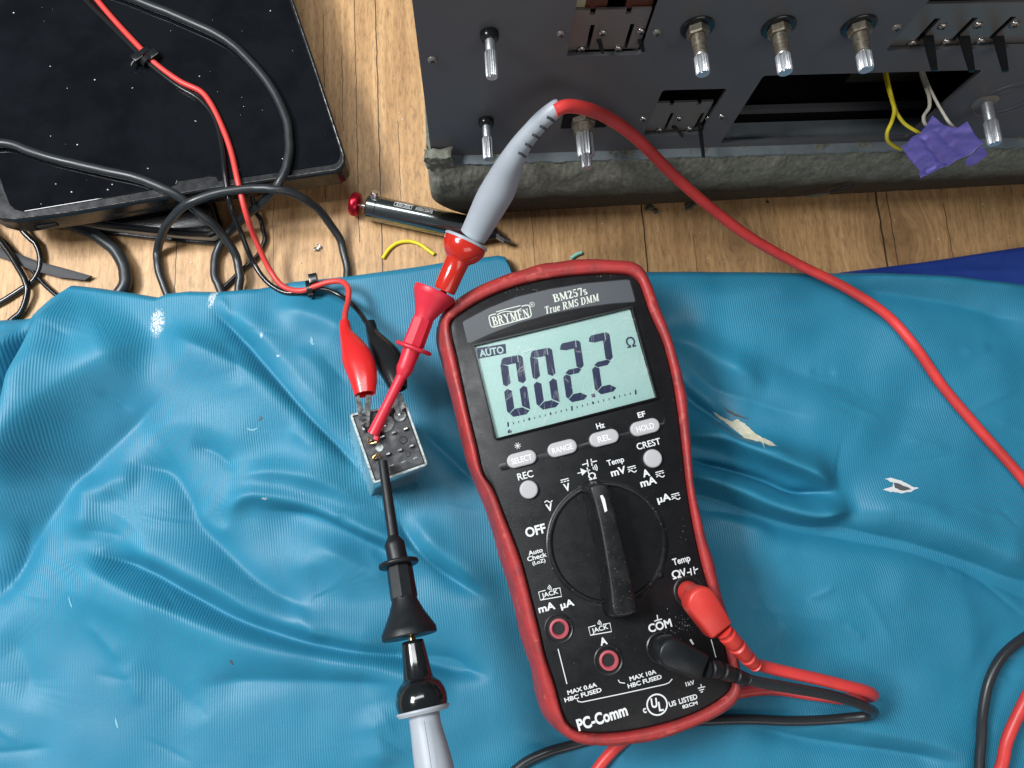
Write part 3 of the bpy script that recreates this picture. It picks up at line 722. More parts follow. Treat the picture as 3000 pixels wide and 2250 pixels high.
meter = thing('multimeter', 'handheld digital multimeter in a worn red rubber holster, display reading 002.2', 'multimeter', (mc[0], mc[1], 7))
out = closed(OUT, 39); inn = closed(INN, ZF)
ctr = np.array([mc[0], mc[1], 0]); NR = len(out)
def ringat(t, z, d=0.0):
    q = out * (1 - t) + inn * t; q = q.copy(); 
    if d: q = inset(q, d)
    q[:, 2] = z; return q
def seam(q, deep):
    # the rubber is cut in two near the top: a thin groove on each side
    for pa in ((1297, 948), (1923, 910)):
        p = at(*pa, 36); d = (q - p); al = np.abs(d @ MB - 0); near = (np.hypot(d @ MA, 0) < 9) & (al < 14)
        s = np.exp(-((d @ MB + (d @ MA) * .12) / .28) ** 2) * near
        q = q + (ctr - q) * np.array([1, 1, 0]) * (s * deep * .012)[:, None]; q[:, 2] -= s * deep * .9
    return q
n1 = np.array([noise.noise(Vector((p[0] * .12, p[1] * .12, 0))) for p in out])
hol = []
for t, z, d in ((0, 7, 4.5), (0, 9, 2.0), (0, 14, .8), (0, 22, .1), (0, 30, 0), (.06, 35, 0), (.16, 39.5, 0), (.32, 43.0, 0), (.5, 44.9, 0), (.68, 45.6, 0), (.85, 45.5, 0), (.95, 45.0, 0), (1.0, 44.2, 0), (1.0, 41.5, -.05)):
    q = ringat(t, z, d); q = q + ((q - ctr) / np.linalg.norm(q - ctr, axis=1)[:, None]) * np.array([1, 1, 0]) * (n1 * .5)[:, None] * (1 if t < .9 else 0)
    q = seam(q, 1.0 if .05 < t < .98 else .6); hol.append(q)
hs = obj('holster', loft(hol), M['holster'], meter, angle=60)
face = inset(inn, .35)
def fr(z, d): q = inset(face, d); q[:, 2] = z; return q
obj('case', loft([fr(40, 0), fr(43.2, 0), fr(43.7, .25), fr(44.0, .8)], False), M['black_plastic'], meter, angle=30)
def Mz(px, z=ZF): return at(*px, z)
def panel(px, z0, z1, bev=.15): return slab([Mz(p, z1) for p in px], z0, z1, bev)
LB = []     # printed legends on the case, joined into one mesh
def label(s, c, w, h, conv=Z5, bold=.012, z=ZF, shear=0.0, ang=0.0, into=None, geo=None):
    """centre, width and height given in the pixels of one enlarged view."""
    k = {Z4: 2.37, Z5: 1.8433}[conv]
    p = at(*conv(*c), z + .03); ww = rmm(p, w / k); hh = rmm(p, h / k)
    V, Fc = geo if geo is not None else text_geo(s, bold + .012, .01, shear)
    ca, sa = math.cos(math.radians(ang)), math.sin(math.radians(ang))
    A = MA * ca + MB * sa; Bv = -MA * sa + MB * ca
    (LB if into is None else into).append((place(V, p, ww, hh, z, A, Bv), Fc))
def line(px, wpx, conv=Z5, z=ZF, into=None, closed_=False):
    P = [at(*conv(*q), z + .06) for q in px]
    if closed_: P = P + [P[0], P[1]]
    P = np.array(P); k = {Z4: 2.37, Z5: 1.8433}[conv]; w = rmm(P[0], wpx / k)
    d = np.gradient(P, axis=0); d /= np.linalg.norm(d, axis=1)[:, None] + 1e-9
    nn_ = np.stack([-d[:, 1], d[:, 0], 0 * d[:, 0]], 1) * w / 2; n = len(P)
    V = [tuple(p) for p in P + nn_] + [tuple(p) for p in P - nn_]
    (LB if into is None else into).append((V, [[i, n + i, n + i + 1, i + 1] for i in range(n - 1)]))
# name plate
NP_ = [Z4(*p) for p in [(246, 580), (258, 566), (420, 480), (620, 400), (850, 345), (1100, 305), (1385, 279), (1412, 285), (1432, 355), (1452, 430), (1440, 441), (1290, 452), (1080, 480), (850, 528), (640, 588), (450, 660), (300, 729), (280, 722)]]
obj('name_plate_groove', panel([(a, b) for a, b in NP_], 43.5, 44.06, 0), M['plate_edge'], meter, False)
c0 = np.mean([Mz(p) for p in NP_], 0)
nq = inset(np.array([Mz(p, 44.12) for p in NP_]), .28)
npl = obj('name_plate', slab(nq, 43.6, 44.14, .05), M['plate'], meter, False)
PL = []; zp = 44.14
label('', (583, 543), 262, 66, Z4, z=zp, ang=0, into=PL, geo=serif_geo('BRYMEN'))
label('', (995, 386), 242, 58, Z4, z=zp, ang=.5, into=PL, geo=serif_geo('BM257s'))
label('', (1012, 450), 392, 54, Z4, z=zp, ang=.5, into=PL, geo=serif_geo('True RMS DMM', .22))
def zb(x, y): # view of the plate at 5.53x
    return ((1430 + x / 5.53 - 1250) * 2.37, (850 + y / 5.53 - 700) * 2.37)
line([zb(*q) for q in [(125, 385), (50, 402), (20, 420), (15, 450), (38, 560), (55, 592), (85, 600), (400, 515), (660, 445), (690, 425), (700, 395), (675, 270), (655, 245), (620, 242), (540, 262)]], 7, Z4, zp, PL)
line([zb(*q) for q in [(130, 355), (300, 305), (525, 250)]], 6, Z4, zp, PL)
line([zb(*q) for q in [(145, 400), (200, 365), (270, 345), (330, 345), (400, 352), (450, 340), (540, 298)]], 6, Z4, zp, PL)
line([zb(712 + 38 * math.cos(a), 232 + 38 * math.sin(a)) for a in np.linspace(0, 6.2832, 20)], 3.2, Z4, zp, PL)
label('R', ((1430 + 712 / 5.53 - 1250) * 2.37, (850 + 232 / 5.53 - 700) * 2.37), 13, 15, Z4, z=zp, into=PL)
obj('plate_lettering', join(*PL), M['cream_print'], npl, False)

# display
Q = {k: v for k, v in zip('abcd', [(325, 745), (1410, 485), (1585, 1100), (485, 1385)])}
bez = [Z4(*p) for p in [(292, 742), (420, 690), (640, 628), (900, 560), (1180, 500), (1435, 452), (1470, 520), (1560, 800), (1640, 1095), (1600, 1118), (1100, 1238), (500, 1398), (465, 1390), (430, 1240), (360, 980)]]
obj('display_bezel', panel(bez, 43.4, 44.10, .2), M['black_plastic'], meter, angle=30)
lcdq = [at(*Z4(*Q[k]), 44.16) for k in 'abcd']
disp = obj('display', slab(lcdq, 43.6, 44.16, 0), M['lcd'], meter, False)
SG = []
def seg_poly(pts):
    V = [tuple(at(*Z4(*p), 44.20)) for p in pts]; 
    if poly_area(np.array(V)) < 0: V = V[::-1]
    SG.append((V, [list(range(len(V)))]))
def digit(bl, on, skew=(-61, -411), wid=(159, -32)):
    bl = np.array(bl, float); U = np.array(wid, float); Vv = np.array(skew, float)
    def p(x, y): return tuple(bl + U * x + Vv * y)
    tw, th, g = .33, .128, .005
    S = {
     'a': [(tw * .25 + g, 1 - .03), (tw * .55, 1), (.78 - g, 1), (.78 - g, 1 - th), (tw * .9, 1 - th), (.04, 1 - th * .75)],
     'b': [(.80 + g, 1), (.92, .985), (1, .95), (1, .56), (.86, .52), (1 - tw, .565), (1 - tw, 1 - th + .01), (.80 + g, 1 - th + .01)],
     'c': [(1, .44), (.86, .48), (1 - tw, .435), (1 - tw, th + .02), (.99, .07), (1, .08)],
     'd': [(.10, .06), (.24, 0), (.80, 0), (.96, .05), (1 - tw, th), (tw, th)],
     'e': [(0, .44), (.14, .48), (tw, .435), (tw, th + .02), (.09, .07), (0, .11)],
     'f': [(0, .56), (.14, .52), (tw, .565), (tw, 1 - th - .02), (.02, 1 - th * .72), (0, .86)],
     'g': [(.12, .505), (.30, .545), (.74, .545), (.86, .505), (.72, .455), (.28, .455)]}
    for k in on: seg_poly([p(*q) for q in S[k]])
digit((565, 1243), 'abcdef'); digit((770, 1193), 'abcdef'); digit((975, 1142), 'abged', wid=(150, -34)); digit((1175, 1088), 'abged', wid=(152, -36))
seg_poly([(1143, 1078), (1166, 1072), (1171, 1096), (1147, 1102)])
for i in range(25):
    x, y = 565 + 36.9 * i, 1289 - 9.35 * i
    if i % 12 == 0: seg_poly([(x - 6, y - 16), (x + 5, y - 19), (x + 8, y + 14), (x - 3, y + 17)])
    elif i % 4 == 0: seg_poly([(x - 2, y - 14), (x + 9, y - 2), (x + 1, y + 12), (x - 9, y)])
    else: seg_poly([(x - 4, y - 6), (x + 2, y - 8), (x + 4, y + 7), (x - 2, y + 9)])
seg_poly([(574, 1318), (592, 1336), (588, 1346), (565, 1350), (562, 1338)])
seg_poly([(345, 758), (548, 728), (553, 795), (358, 833)])
obj('digits', join(*SG), M['segment'], disp, False)
OM = []
label('Ω', (1416, 716), 64, 76, Z4, z=44.2, bold=.0, ang=-2, into=OM)
obj('unit_symbol', join(*OM), M['segment'], disp, False)
AU = []
label('AUTO', (450, 782), 170, 52, Z4, z=44.25, bold=.015, ang=-4, into=AU)
obj('auto_symbol', join(*AU), M['lcd'], disp, False)
gq = [at(*Z4(*p), 44.9) for p in [(318, 738), (1425, 470), (1600, 1108), (478, 1394)]]
obj('display_glass', slab(gq, 44.55, 44.75, 0), M['glass'], meter, False)
obj('display_rim', loft([np.array([[q[0], q[1], 44.05] for q in gq]), np.array([[q[0], q[1], 45.5] for q in gq]), inset(np.array([[q[0], q[1], 45.5] for q in gq]), .4), inset(np.array([[q[0], q[1], 44.05] for q in gq]), .4)], False, False), M['black_gloss'], meter, False)

# buttons
def pill(c, hw, hh, conv=Z4, n=14):
    p = at(*conv(*c), 45.3); a = rmm(p, hw / 2.37); b = rmm(p, hh / 2.37); r = b
    P = []
    for s, a0 in ((1, -90), (-1, 90)):
        for i in range(n + 1):
            t = math.radians(a0 + 180 * i / n); P.append(p + MA * (s * (a - r) + r * math.cos(t)) + MB * (r * math.sin(t)))
    return P
def press(P, z0, z1): return loft([np.array([[q[0], q[1], z0] for q in P])] + [np.array([[q[0], q[1], z] for q in inset(np.array(P), d)]) for d, z in ((0, z1 - .5), (.12, z1 - .2), (.35, z1 - .03), (.7, z1))])
for c, w, s in (((660, 1527), 146, 'SELECT'), ((943, 1452), 148, 'RANGE'), ((1233, 1381), 92, 'REL'), ((1518, 1306), 126, 'HOLD')):
    obj('button_well', slab([q for q in pill(c, 112, 57)], 43.6, 44.07, 0), M['hole'], meter, False)
    b = obj('button', press(pill(c, 105, 50), 43.8, 45.5), M['button'], meter, angle=60)
    L = []; label(s, (c[0], c[1] + 3), w, 42, Z4, z=45.5, bold=.004, into=L); obj('button_legend', join(*L), M['button_ink'], b, False)
for px in ((1914, 1342.6), (1549.6, 1434)):
    p = at(*px, 45.6); r = rmm(p, 27)
    ci = [p + MA * r * math.cos(t) + MB * r * math.sin(t) for t in np.linspace(0, 2 * math.pi, 40, endpoint=False)]
    cj = [p + MA * r * 1.1 * math.cos(t) + MB * r * 1.1 * math.sin(t) for t in np.linspace(0, 2 * math.pi, 40, endpoint=False)]
    obj('button_well', slab(cj, 43.6, 44.07, 0), M['hole'], meter, False)
    obj('button', press(ci, 43.8, 45.6), M['button'], meter, angle=60)
# shallow raised band behind the buttons
bd = [Z4(*p) for p in [(500, 1570), (512, 1560), (900, 1468), (1350, 1352), (1640, 1275), (1652, 1235), (1662, 1300), (1640, 1320), (1300, 1410), (900, 1510), (530, 1612), (510, 1600)]]
obj('button_ridge', panel(bd, 43.6, 44.04, .03), M['dial_plastic'], meter, angle=30)

# printed legends
label('Hz', (1206, 1296), 58, 40, Z4); label('EF', (1491, 1219), 54, 38, Z4); label('CREST', (1540, 1423), 172, 46, Z4, bold=.002)
for a in range(8):
    t = a * math.pi / 4 + .2; line([(632 + 9 * math.cos(t), 1436 + 9 * math.sin(t)), (632 + 23 * math.cos(t), 1436 + 23 * math.sin(t))], 4, Z4)
line([(632 + 4 * math.cos(t), 1436 + 4 * math.sin(t)) for t in np.linspace(0, 6.3, 10)], 8, Z4)
label('REC', (348, 78), 86, 38, bold=.002)
def dcac(cx, cy, s=1.0, an=-.25, tilde=True, conv=Z5):
    ca, sa = math.cos(an), math.sin(an)
    def T(x, y): return (cx + s * (x * ca - y * sa), cy + s * (x * sa + y * ca))
    line([T(-22, -12), T(22, -12)], 5, conv)
    for x in (-17, 0, 17): line([T(x - 6, -1), T(x + 6, -1)], 5, conv)
    if tilde: line([T(-22 + 44 * i / 12, 14 - 7 * math.sin(i / 12 * 6.283)) for i in range(13)], 5, conv)
label('V', (573, 143), 34, 42, bold=.02); dcac(563, 112, 1, -.25, False)
label('V', (478, 252), 36, 40, bold=.02); line([(452 + 42 * i / 12, 226 - 12 * i / 12 - 7 * math.sin(i / 12 * 6.283)) for i in range(13)], 5)
label('OFF', (403, 376), 112, 52, bold=.018)
label('Auto', (403, 490), 80, 24, bold=.01); label('Check', (411, 518), 108, 25, bold=.01); label('(LoZ)', (422, 548), 72, 25, bold=.008)
label('Ω', (709, 82), 42, 38, bold=.01)
line([(655, 22), (682, 14)], 6); line([(682, -6), (688, 32)], 6); line([(703, -11), (709, 27)], 6); line([(704, 8), (735, 0)], 6)        # capacitor
line([(630, 68), (698, 50)], 5); seg_tri = [(645, 40), (680, 55), (655, 80)]
P_ = [tuple(at(*Z5(*p), ZF + .07)) for p in seg_tri]; P_ = P_ if poly_area(np.array(P_)) > 0 else P_[::-1]; LB.append((P_, [[0, 1, 2]]))
line([(681, 36), (692, 72)], 6)
for r in (14, 24, 34): line([(702 + r * math.cos(t), 42 + r * math.sin(t)) for t in np.linspace(-.75, .35, 8)], 5)
label('Temp', (1312, 1549), 122, 52, Z4, bold=.006); label('mV', (1330, 1613), 108, 52, Z4, bold=.014); dcac(924, 43)
label('A', (1000, 66), 40, 40, bold=.02); dcac(1075, 70); label('mA', (1012, 112), 90, 42, bold=.014)
label('µA', (1097, 205), 76, 48, bold=.014); dcac(1160, 190)
label('Temp', (1192, 541), 98, 46, bold=.006); label('Ω', (1163, 613), 48, 44, bold=.008); label('V', (1201, 604), 34, 42, bold=.014)
line([(1222, 605), (1242, 600)], 6); line([(1240, 580), (1246, 618)], 6); line([(1257, 572), (1264, 612)], 6); line([(1260, 592), (1280, 582)], 6)
for cx, cy in ((482, 722), (752, 912)):
    line([(cx - 25, cy - 23), (cx - 62, cy - 13), (cx - 52, cy + 30), (cx + 62, cy + 10), (cx + 53, cy - 36), (cx + 15, cy - 28)], 5)
    label('JACK', (cx, cy - 2), 92, 32, bold=.004)
    for r in (8, 16, 24): line([(cx - 18 + r * math.cos(t), cy - 30 + r * math.sin(t)) for t in np.linspace(-1.1, .3, 7)], 4)
label('mA', (463, 791), 92, 40, bold=.016); label('µA', (575, 776), 76, 46, bold=.016); label('A', (770, 974), 40, 40, bold=.02)
line([(1060, 832), (1064, 858)], 6); line([(1045, 866), (1086, 854)], 6); label('COM', (1075, 890), 130, 44, bold=.014)
label('1', (1247, 978), 11, 30, bold=.02, ang=18)
line([(525, 1016), (573, 1205)], 5); line([(1352, 965), (1378, 1062)], 5)
label('MAX 0.6A', (655, 1230), 165, 23, bold=.014); label('HBC FUSED', (660, 1264), 208, 23, bold=.014)
label('MAX 10A', (983, 1158), 150, 23, bold=.014); label('HBC FUSED', (993, 1191), 192, 23, bold=.014)
line([(628, 1290), (634, 1300), (655, 1303), (880, 1256), (1100, 1208), (1125, 1198), (1142, 1178)], 5); line([(850, 1183), (858, 1197), (886, 1201)], 5)
label('1kV', (1238, 1201), 50, 22, bold=.012)
line([(1296, 1206), (1300, 1222)], 5); line([(1280, 1229), (1320, 1219)], 5); line([(1287, 1240), (1314, 1233)], 5); line([(1295, 1250), (1308, 1246)], 5)
label('PC-Comm', (763, 1386), 282, 62, bold=.022, ang=1.5)
label('c', (993, 1349), 18, 26, bold=.014); label('US', (1143, 1311), 40, 27, bold=.014); label('LISTED', (1227, 1286), 104, 27, bold=.012); label('82CM', (1237, 1318), 86, 18, bold=.016)
line([(1060 + 54 * math.cos(t), 1317 + 56 * math.sin(t)) for t in np.linspace(0, 6.283, 44)], 8)
label('U', (1044, 1308), 34, 50, bold=.02, ang=-8); label('L', (1080, 1326), 26, 48, bold=.02, ang=-8)
obj('printed_legends', join(*LB), M['white_print'], meter, False)

# rotary dial
dc = at(*Z5(795, 442), 45.5); dr = rmm(dc, 177)
prof = [(-.02, dr * 1.02), (.01, dr * 1.02), (.02, dr), (.05, dr * .985), (.06, dr * .96), (.055, dr * .94), (-.01, dr * .925), (-.05, dr * .90), (-.055, dr * .5), (-.06, 0.05)]
d0 = np.array([dc[0], dc[1], 44.2])
V, Fc = lathe(d0, d0 + np.array([0, 0, 14.]), prof, 96, False)
dial = obj('rotary_dial', (V, Fc), M['dial_plastic'], meter, angle=35)
# the dished halves rise a little towards the bar; bar itself
bt = [(1729, 1428), (1737, 1420), (1768, 1417), (1779, 1424), (1797, 1480), (1817, 1560), (1840, 1660), (1858, 1740), (1866, 1786), (1858, 1798), (1830, 1806), (1804, 1806), (1797, 1797), (1788, 1730), (1775, 1640), (1757, 1540), (1741, 1470)]
zt = 55.0
top = np.array([at(a, b, zt) for a, b in bt]); cb = top.mean(0)
def grow(q, k, z): r = cb + (q - cb); r = inset(q, -k); r[:, 2] = z; return r
top = np.array(catmull(top, 3, True))
obj('dial_pointer', loft([grow(top, 1.6, 43.8), grow(top, 1.1, 46.5), grow(top, .5, 51), grow(top, .1, 54.2), grow(top, -.35, 54.8), grow(top, -.9, zt)]), M['dial_plastic'], dial, angle=50)
pm = [(1758, 1452), (1765, 1450), (1772, 1462), (1779, 1496), (1772, 1501), (1764, 1470)]
pmw = [at(a, b, zt + .12) for a, b in pm]
obj('pointer_mark', slab(pmw, zt - .4, zt + .12, 0), M['white_print'], dial, False)
obj('dial_notch', lathe(at(*Z5(1068, 615), 44.0), at(*Z5(1068, 615), 44.0) + np.array([0, 0, 1.4]), [(0, 1.1), (.7, 1.1), (1, .7)], 14), M['dial_plastic'], dial)

# jacks
def jack(px, r_out=80, red=True):
    p = at(*px, 44.0); ro = rmm(p, r_out / 1.8433); up = np.array([0, 0, 1.0])
    j = obj('jack', lathe(p - up * .4, p + up * .6, [(0, ro * 1.02), (.55, ro * 1.0), (.75, ro * .93), (.62, ro * .86), (.3, ro * .8), (.38, ro * .05)], 44, False), M['dial_plastic'], meter)
    if red:
        q = p + up * .1
        r1 = rmm(p, 52 / 1.8433)
        obj('jack_collar', lathe(q, q + up * 1.0, [(-.3, r1), (.85, r1), (1.0, r1 * .9), (1.0, r1 * .78), (.6, r1 * .66), (.1, r1 * .62)], 36, False), M['jack_red'], j)
        obj('jack_bore', lathe(q, q + up, [(.12, r1 * .64), (.13, .02)], 30, False), M['hole'], j)
jack(Z5(530, 905)); jack(Z5(798, 1076)); jack(Z5(1232, 705), 84, False); jack(Z5(1085, 1010), 84, False)
# ------------------------------------------------------------------ probes, clips and leads
def spine(pts, n=8):
    """pts = (px, py, z mm, radius px) -> smooth 3D path and radii"""
    Q = []
    for a, b, z, r in pts:
        p = at(a, b, z); Q.append([*p, rmm(p, r)])
    Q = np.array(catmull(np.array(Q), n)); return Q[:, :3], Q[:, 3]
def spx(pts, seg=20, n=8, shape=None):
    P, r = spine(pts, n); return tube(P, r, seg, True, shape)
def cable_pts(pts, r, n=10):
    """(px,py,z) with z None = resting on the cloth"""
    out_ = []
    for a, b, z in pts:
        out_.append(on_cloth(a, b, r + .2) if z is None else at(a, b, z))
    return catmull(out_, n)

def angled_plug(pts_body, col, cyl_px, r_cyl, ribs, root, px_end, zc=58.0):
    """a right-angle banana plug: upright barrel, stadium-shaped head, ribbed strain relief"""
    p = at(*cyl_px, 46.0); r = rmm(p, r_cyl)
    top = at(*pts_body[0], zc)
    obj('plug_barrel', lathe(np.array([p[0], p[1], 43.0]), np.array([top[0], top[1], zc]), [(0, r * 1.0), (.15, r), (1, r * .98)], 30), col[0], root)
    a = at(*pts_body[0], zc + 5); b = at(*pts_body[1], zc + 2.5); rr = rmm(a, pts_body[2])
    d = b - a; L = np.linalg.norm(d[:2]); d2 = np.array([d[0], d[1], 0]) / L; nrm = np.array([-d2[1], d2[0], 0])
    P = []
    for i in range(17):
        t = math.pi / 2 + math.pi * i / 16; P.append(a + d2 * rr * math.cos(t) + nrm * rr * math.sin(t))
    w2 = rr * .86
    P += [a + d2 * (L - .8) - nrm * w2, a + d2 * L - nrm * (w2 - .8), a + d2 * L + nrm * (w2 - .8), a + d2 * (L - .8) + nrm * w2]
    P = np.array(P); sl = (b[2] - a[2]) / L
    def rg(dd, z):
        q = inset(P, dd); q[:, 2] = z + sl * ((q - a) @ d2); return q
    obj('plug_head', loft([rg(.8, zc - 4.6), rg(.2, zc - 3.8), rg(0, zc - 2.5), rg(0, zc + 3.6), rg(.25, zc + 4.4), rg(.9, zc + 5)]), col[0], root, angle=50)
    return a, b
red = thing('test_lead', 'red test lead with grey probe handle at the top and red plug in the meter', 'test lead', at(1800, 1900, 8), 'test leads of the multimeter')
blk = thing('test_lead', 'black test lead with grey handle at the bottom edge and black plug in the meter', 'test lead', at(1700, 2000, 8), 'test leads of the multimeter')

# --- red plug
angled_plug(((Z5(1312, 768)), Z5(1418, 925), 47), (M['bright_red'],), Z5(1240, 712), 33, None, red, None, 57)
V = []
rb = [Z5(*q) for q in [(1415, 915), (1460, 965), (1510, 1020), (1560, 1075), (1592, 1105)]]
P, r = spine([(rb[0][0], rb[0][1], 56, 27), (rb[1][0], rb[1][1], 54, 27), (rb[2][0], rb[2][1], 51, 25), (rb[3][0], rb[3][1], 47, 22), (rb[4][0], rb[4][1], 45, 19)], 16)
t = np.linspace(0, 1, len(r)); r = r * (1 - .22 * (np.sin(t * math.pi * 7.0) > .62)); 
obj('strain_relief', tube(P, r, 24), M['bright_red'], red, angle=30)
cab = [(*Z5(1575, 1090), 45), (2230, 1950, 42), (2300, 1968, 39), (2400, 1990, 37), (2480, 2010, 35), (2530, 2022, 32), (2553, 2031, 28), (2556, 2038, 22), (2535, 2042, 15), (2480, 2048, 10), (2380, 2036, 8), (2240, 2020, 7), (2050, 2060, 7), (1870, 2140, 7), (1795, 2200, 8), (1745, 2260, 8), (1700, 2340, 8), (1900, 2420, 8), (2400, 2440, 8), (2800, 2390, 10), (2925, 2265, 14), (2950, 2170, 16), (2975, 2110, 17), (3010, 2040, 18), (3080, 1900, 16), (3130, 1700, 12), (3080, 1520, 10)]
cabz = [at(a, b, z) for a, b, z in cab]
tail = [on_cloth(3000, 1408, 2.2), on_cloth(2870, 1260, 2.2), on_cloth(2760, 1130, 2.4), on_cloth(2680, 1015, 3.0), on_cloth(2600, 925, 4.0), on_cloth(2480, 845, 6.0), at(2330, 770, 17), at(2190, 690, 28), at(2060, 590, 42), at(1960, 500, 56), at(1870, 410, 72), at(1790, 350, 86), at(1715, 318, 96), at(1655, 312, 100), at(1625, 325, 100)]
obj('lead_cable', tube(catmull(cabz + tail, 12), 2.02, 18), M['red_cable'], red)
# --- red probe
ax = [(1386, 692, 54.5, 40), (1397, 672, 56, 42), (1418, 632, 60, 46), (1440, 590, 65, 49.5), (1462, 552, 70, 50), (1482, 510, 76, 45), (1503, 465, 83, 37), (1526, 425, 88, 31), (1555, 388, 92, 28), (1590, 350, 96, 27), (1620, 325, 98.5, 26), (1636, 313, 99.5, 24), (1643, 308, 100, 19)]
P, r = spine(ax, 8)
hd = obj('probe_handle', tube(P, r, 32), M['grey_handle'], red, angle=50)
# moulded grip notches along the neck and mould seam
for (a, b, z) in ((1610, 346, 101.6), (1589, 372, 99.2), (1567, 397, 96.6), (1546, 424, 94.4), (1526, 450, 92.5)):
    c = at(a, b, z); e = at(a + 14, b + 10, z - 1.6); e2 = at(a - 8, b - 3, z + .2)
    obj('grip_notch', tube(catmull([e2, c, e], 5), .42, 8), M['plate'], hd)
mm = []
for a, b, z, rr in ax[2:-2]:
    c = at(a, b, z); q = at(a + rr * .72, b + rr * .42, z); n_ = (q - c); nl = np.linalg.norm(n_); mm.append(c + n_ / nl * rmm(c, rr) * .86 + np.array([0, 0, rmm(c, rr) * .52]))
obj('mould_seam', tube(catmull(mm, 6), .13, 6), M['white_wire'], hd)
c0 = at(1368, 703, 53.5); c1 = at(1301, 853, 48.6)
R = rmm(c0, 66)
g0 = at(1366, 707, 53.5); g1 = c1; gd = (g1 - g0) / np.linalg.norm(g1 - g0)
obj('guard_rim', lathe(g0 - gd * .8, g0 + gd * .35, [(0, R * .84), (.1, R * .97), (.4, R * 1.01), (1, R * 1.0)], 40), M['grey_handle'], red)
obj('finger_guard', lathe(g0, g1, [(0, R * .96), (.06, R * .985), (.14, R * .97), (.22, R * .9), (.29, R * .79), (.34, R * .67), (.37, R * .58), (.40, R * .535), (.6, R * .52), (.96, R * .50), (1, R * .46)], 48), M['gloss_red'], red, angle=60)
obj('probe_tip', lathe(g1, at(1293, 868, 48), [(-.3, .5), (0, rmm(g1, 9)), (.3, rmm(g1, 12)), (.5, rmm(g1, 8)), (1, rmm(g1, 8))], 16), M['gold'], red)

def hook_clip(root, pts, col, hexr, mat_hook):
    """pts: dict of axis stations (px,py,z,r px)"""
    def S(k): a, b, z, r = pts[k]; p = at(a, b, z); return p, rmm(p, r)
    # cup
    p0, r0 = S('cup'); p1, r1 = S('neck')
    obj('thumb_cup', lathe(p0, p1, [(.0, r0 * .8), (0.0, r0 * .97), (.03, r0), (.16, r0 * .99), (.22, r0 * .95), (.6, r0 * .66), (.92, r1 * 1.05), (1.05, r1)], 44), col, root, angle=35)
    p2, r2 = S('fl')
    V, Fc = lathe(p1 - (p2 - p1) * .05, p2, [(0, r1 * 1.02), (.06, r1 * 1.1), (.9, r2), (1, r2 * .97)], 8)
    obj('hex_grip', (V, Fc), col, root, angle=20)
    d = (p2 - p1) / np.linalg.norm(p2 - p1); pf, rf = S('flange')
    obj('collar', lathe(pf - d * .75, pf + d * .75, [(0, rf * .9), (.15, rf * .98), (.5, rf), (.85, rf * .98), (1, rf * .9)], 48), col, root, angle=60)
    p3, r3 = S('b0'); p4, r4 = S('b1'); p5, r5 = S('t0'); p6, r6 = S('tip')
    obj('barrel', lathe(p2, p4, [(0, r3), (.75, r4), (.9, r4 * 1.04), (1.0, r4 * .98), (1.22, r5 * 1.15), (1.3, r5)], 32), col, root, angle=35)
    obj('plunger_tube', lathe(p4 + (p5 - p4) * .2, p6, [(0, r5 * 1.05), (.5, r5), (1, r6)], 24), col, root, angle=35)
    return p5, p6
rc = thing('hook_clip', 'red grabber clip gripping the relay pin, pushed on the red probe tip', 'grabber clip', at(1180, 1060, 30), 'grabber clips on the relay')
hook_clip(rc, {'cup': (1276, 852, 47, 63), 'neck': (1240, 935, 45, 28), 'fl': (1211, 1012, 43.2, 32), 'flange': (1212, 1020, 43, 55), 'b0': (1209, 1028, 42.7, 27), 'b1': (1184, 1085, 41.3, 24), 't0': (1176, 1106, 41, 15), 'tip': (1093, 1272, 38.2, 18)}, M['pink_red'], None, M['gold'])
a, b = at(1104, 1272, 38.6), at(1093, 1282, 38)
obj('tip_block', slab([at(*RL(*q), 39.5) for q in [(610, 630), (672, 680), (655, 735), (585, 705)]], 36.5, 39.5, .2), M['pink_red'], rc)
obj('hook', tube(catmull([at(*RL(*q), z) for q, z in (((520, 680), 37.6), ((498, 715), 37.2), ((508, 760), 36.8), ((545, 778), 36.6), ((590, 768), 36.8), ((640, 755), 37))], 6), .42, 10), M['gold'], rc)
bc = thing('hook_clip', 'black grabber clip gripping the relay pin, pushed on the black probe tip', 'grabber clip', at(1170, 1650, 45), 'grabber clips on the relay')
hook_clip(bc, {'cup': (1201, 1866, 53, 81), 'neck': (1184, 1752, 50.5, 36), 'fl': (1170, 1660, 48, 38), 'flange': (1168, 1652, 48, 59), 'b0': (1166, 1644, 47.6, 30), 'b1': (1155, 1590, 46, 29), 't0': (1150, 1560, 45, 15.5), 'tip': (1121, 1352, 39.5, 13.5)}, M['black_matte'], None, M['gold'])
obj('hook', tube(catmull([at(*RL(*q), z) for q, z in (((680, 995), 38.8), ((688, 960), 38.3), ((650, 940), 37.6), ((605, 965), 37.2), ((580, 1005), 37), ((600, 1015), 36.6))], 6), .40, 10), M['gold'], bc)
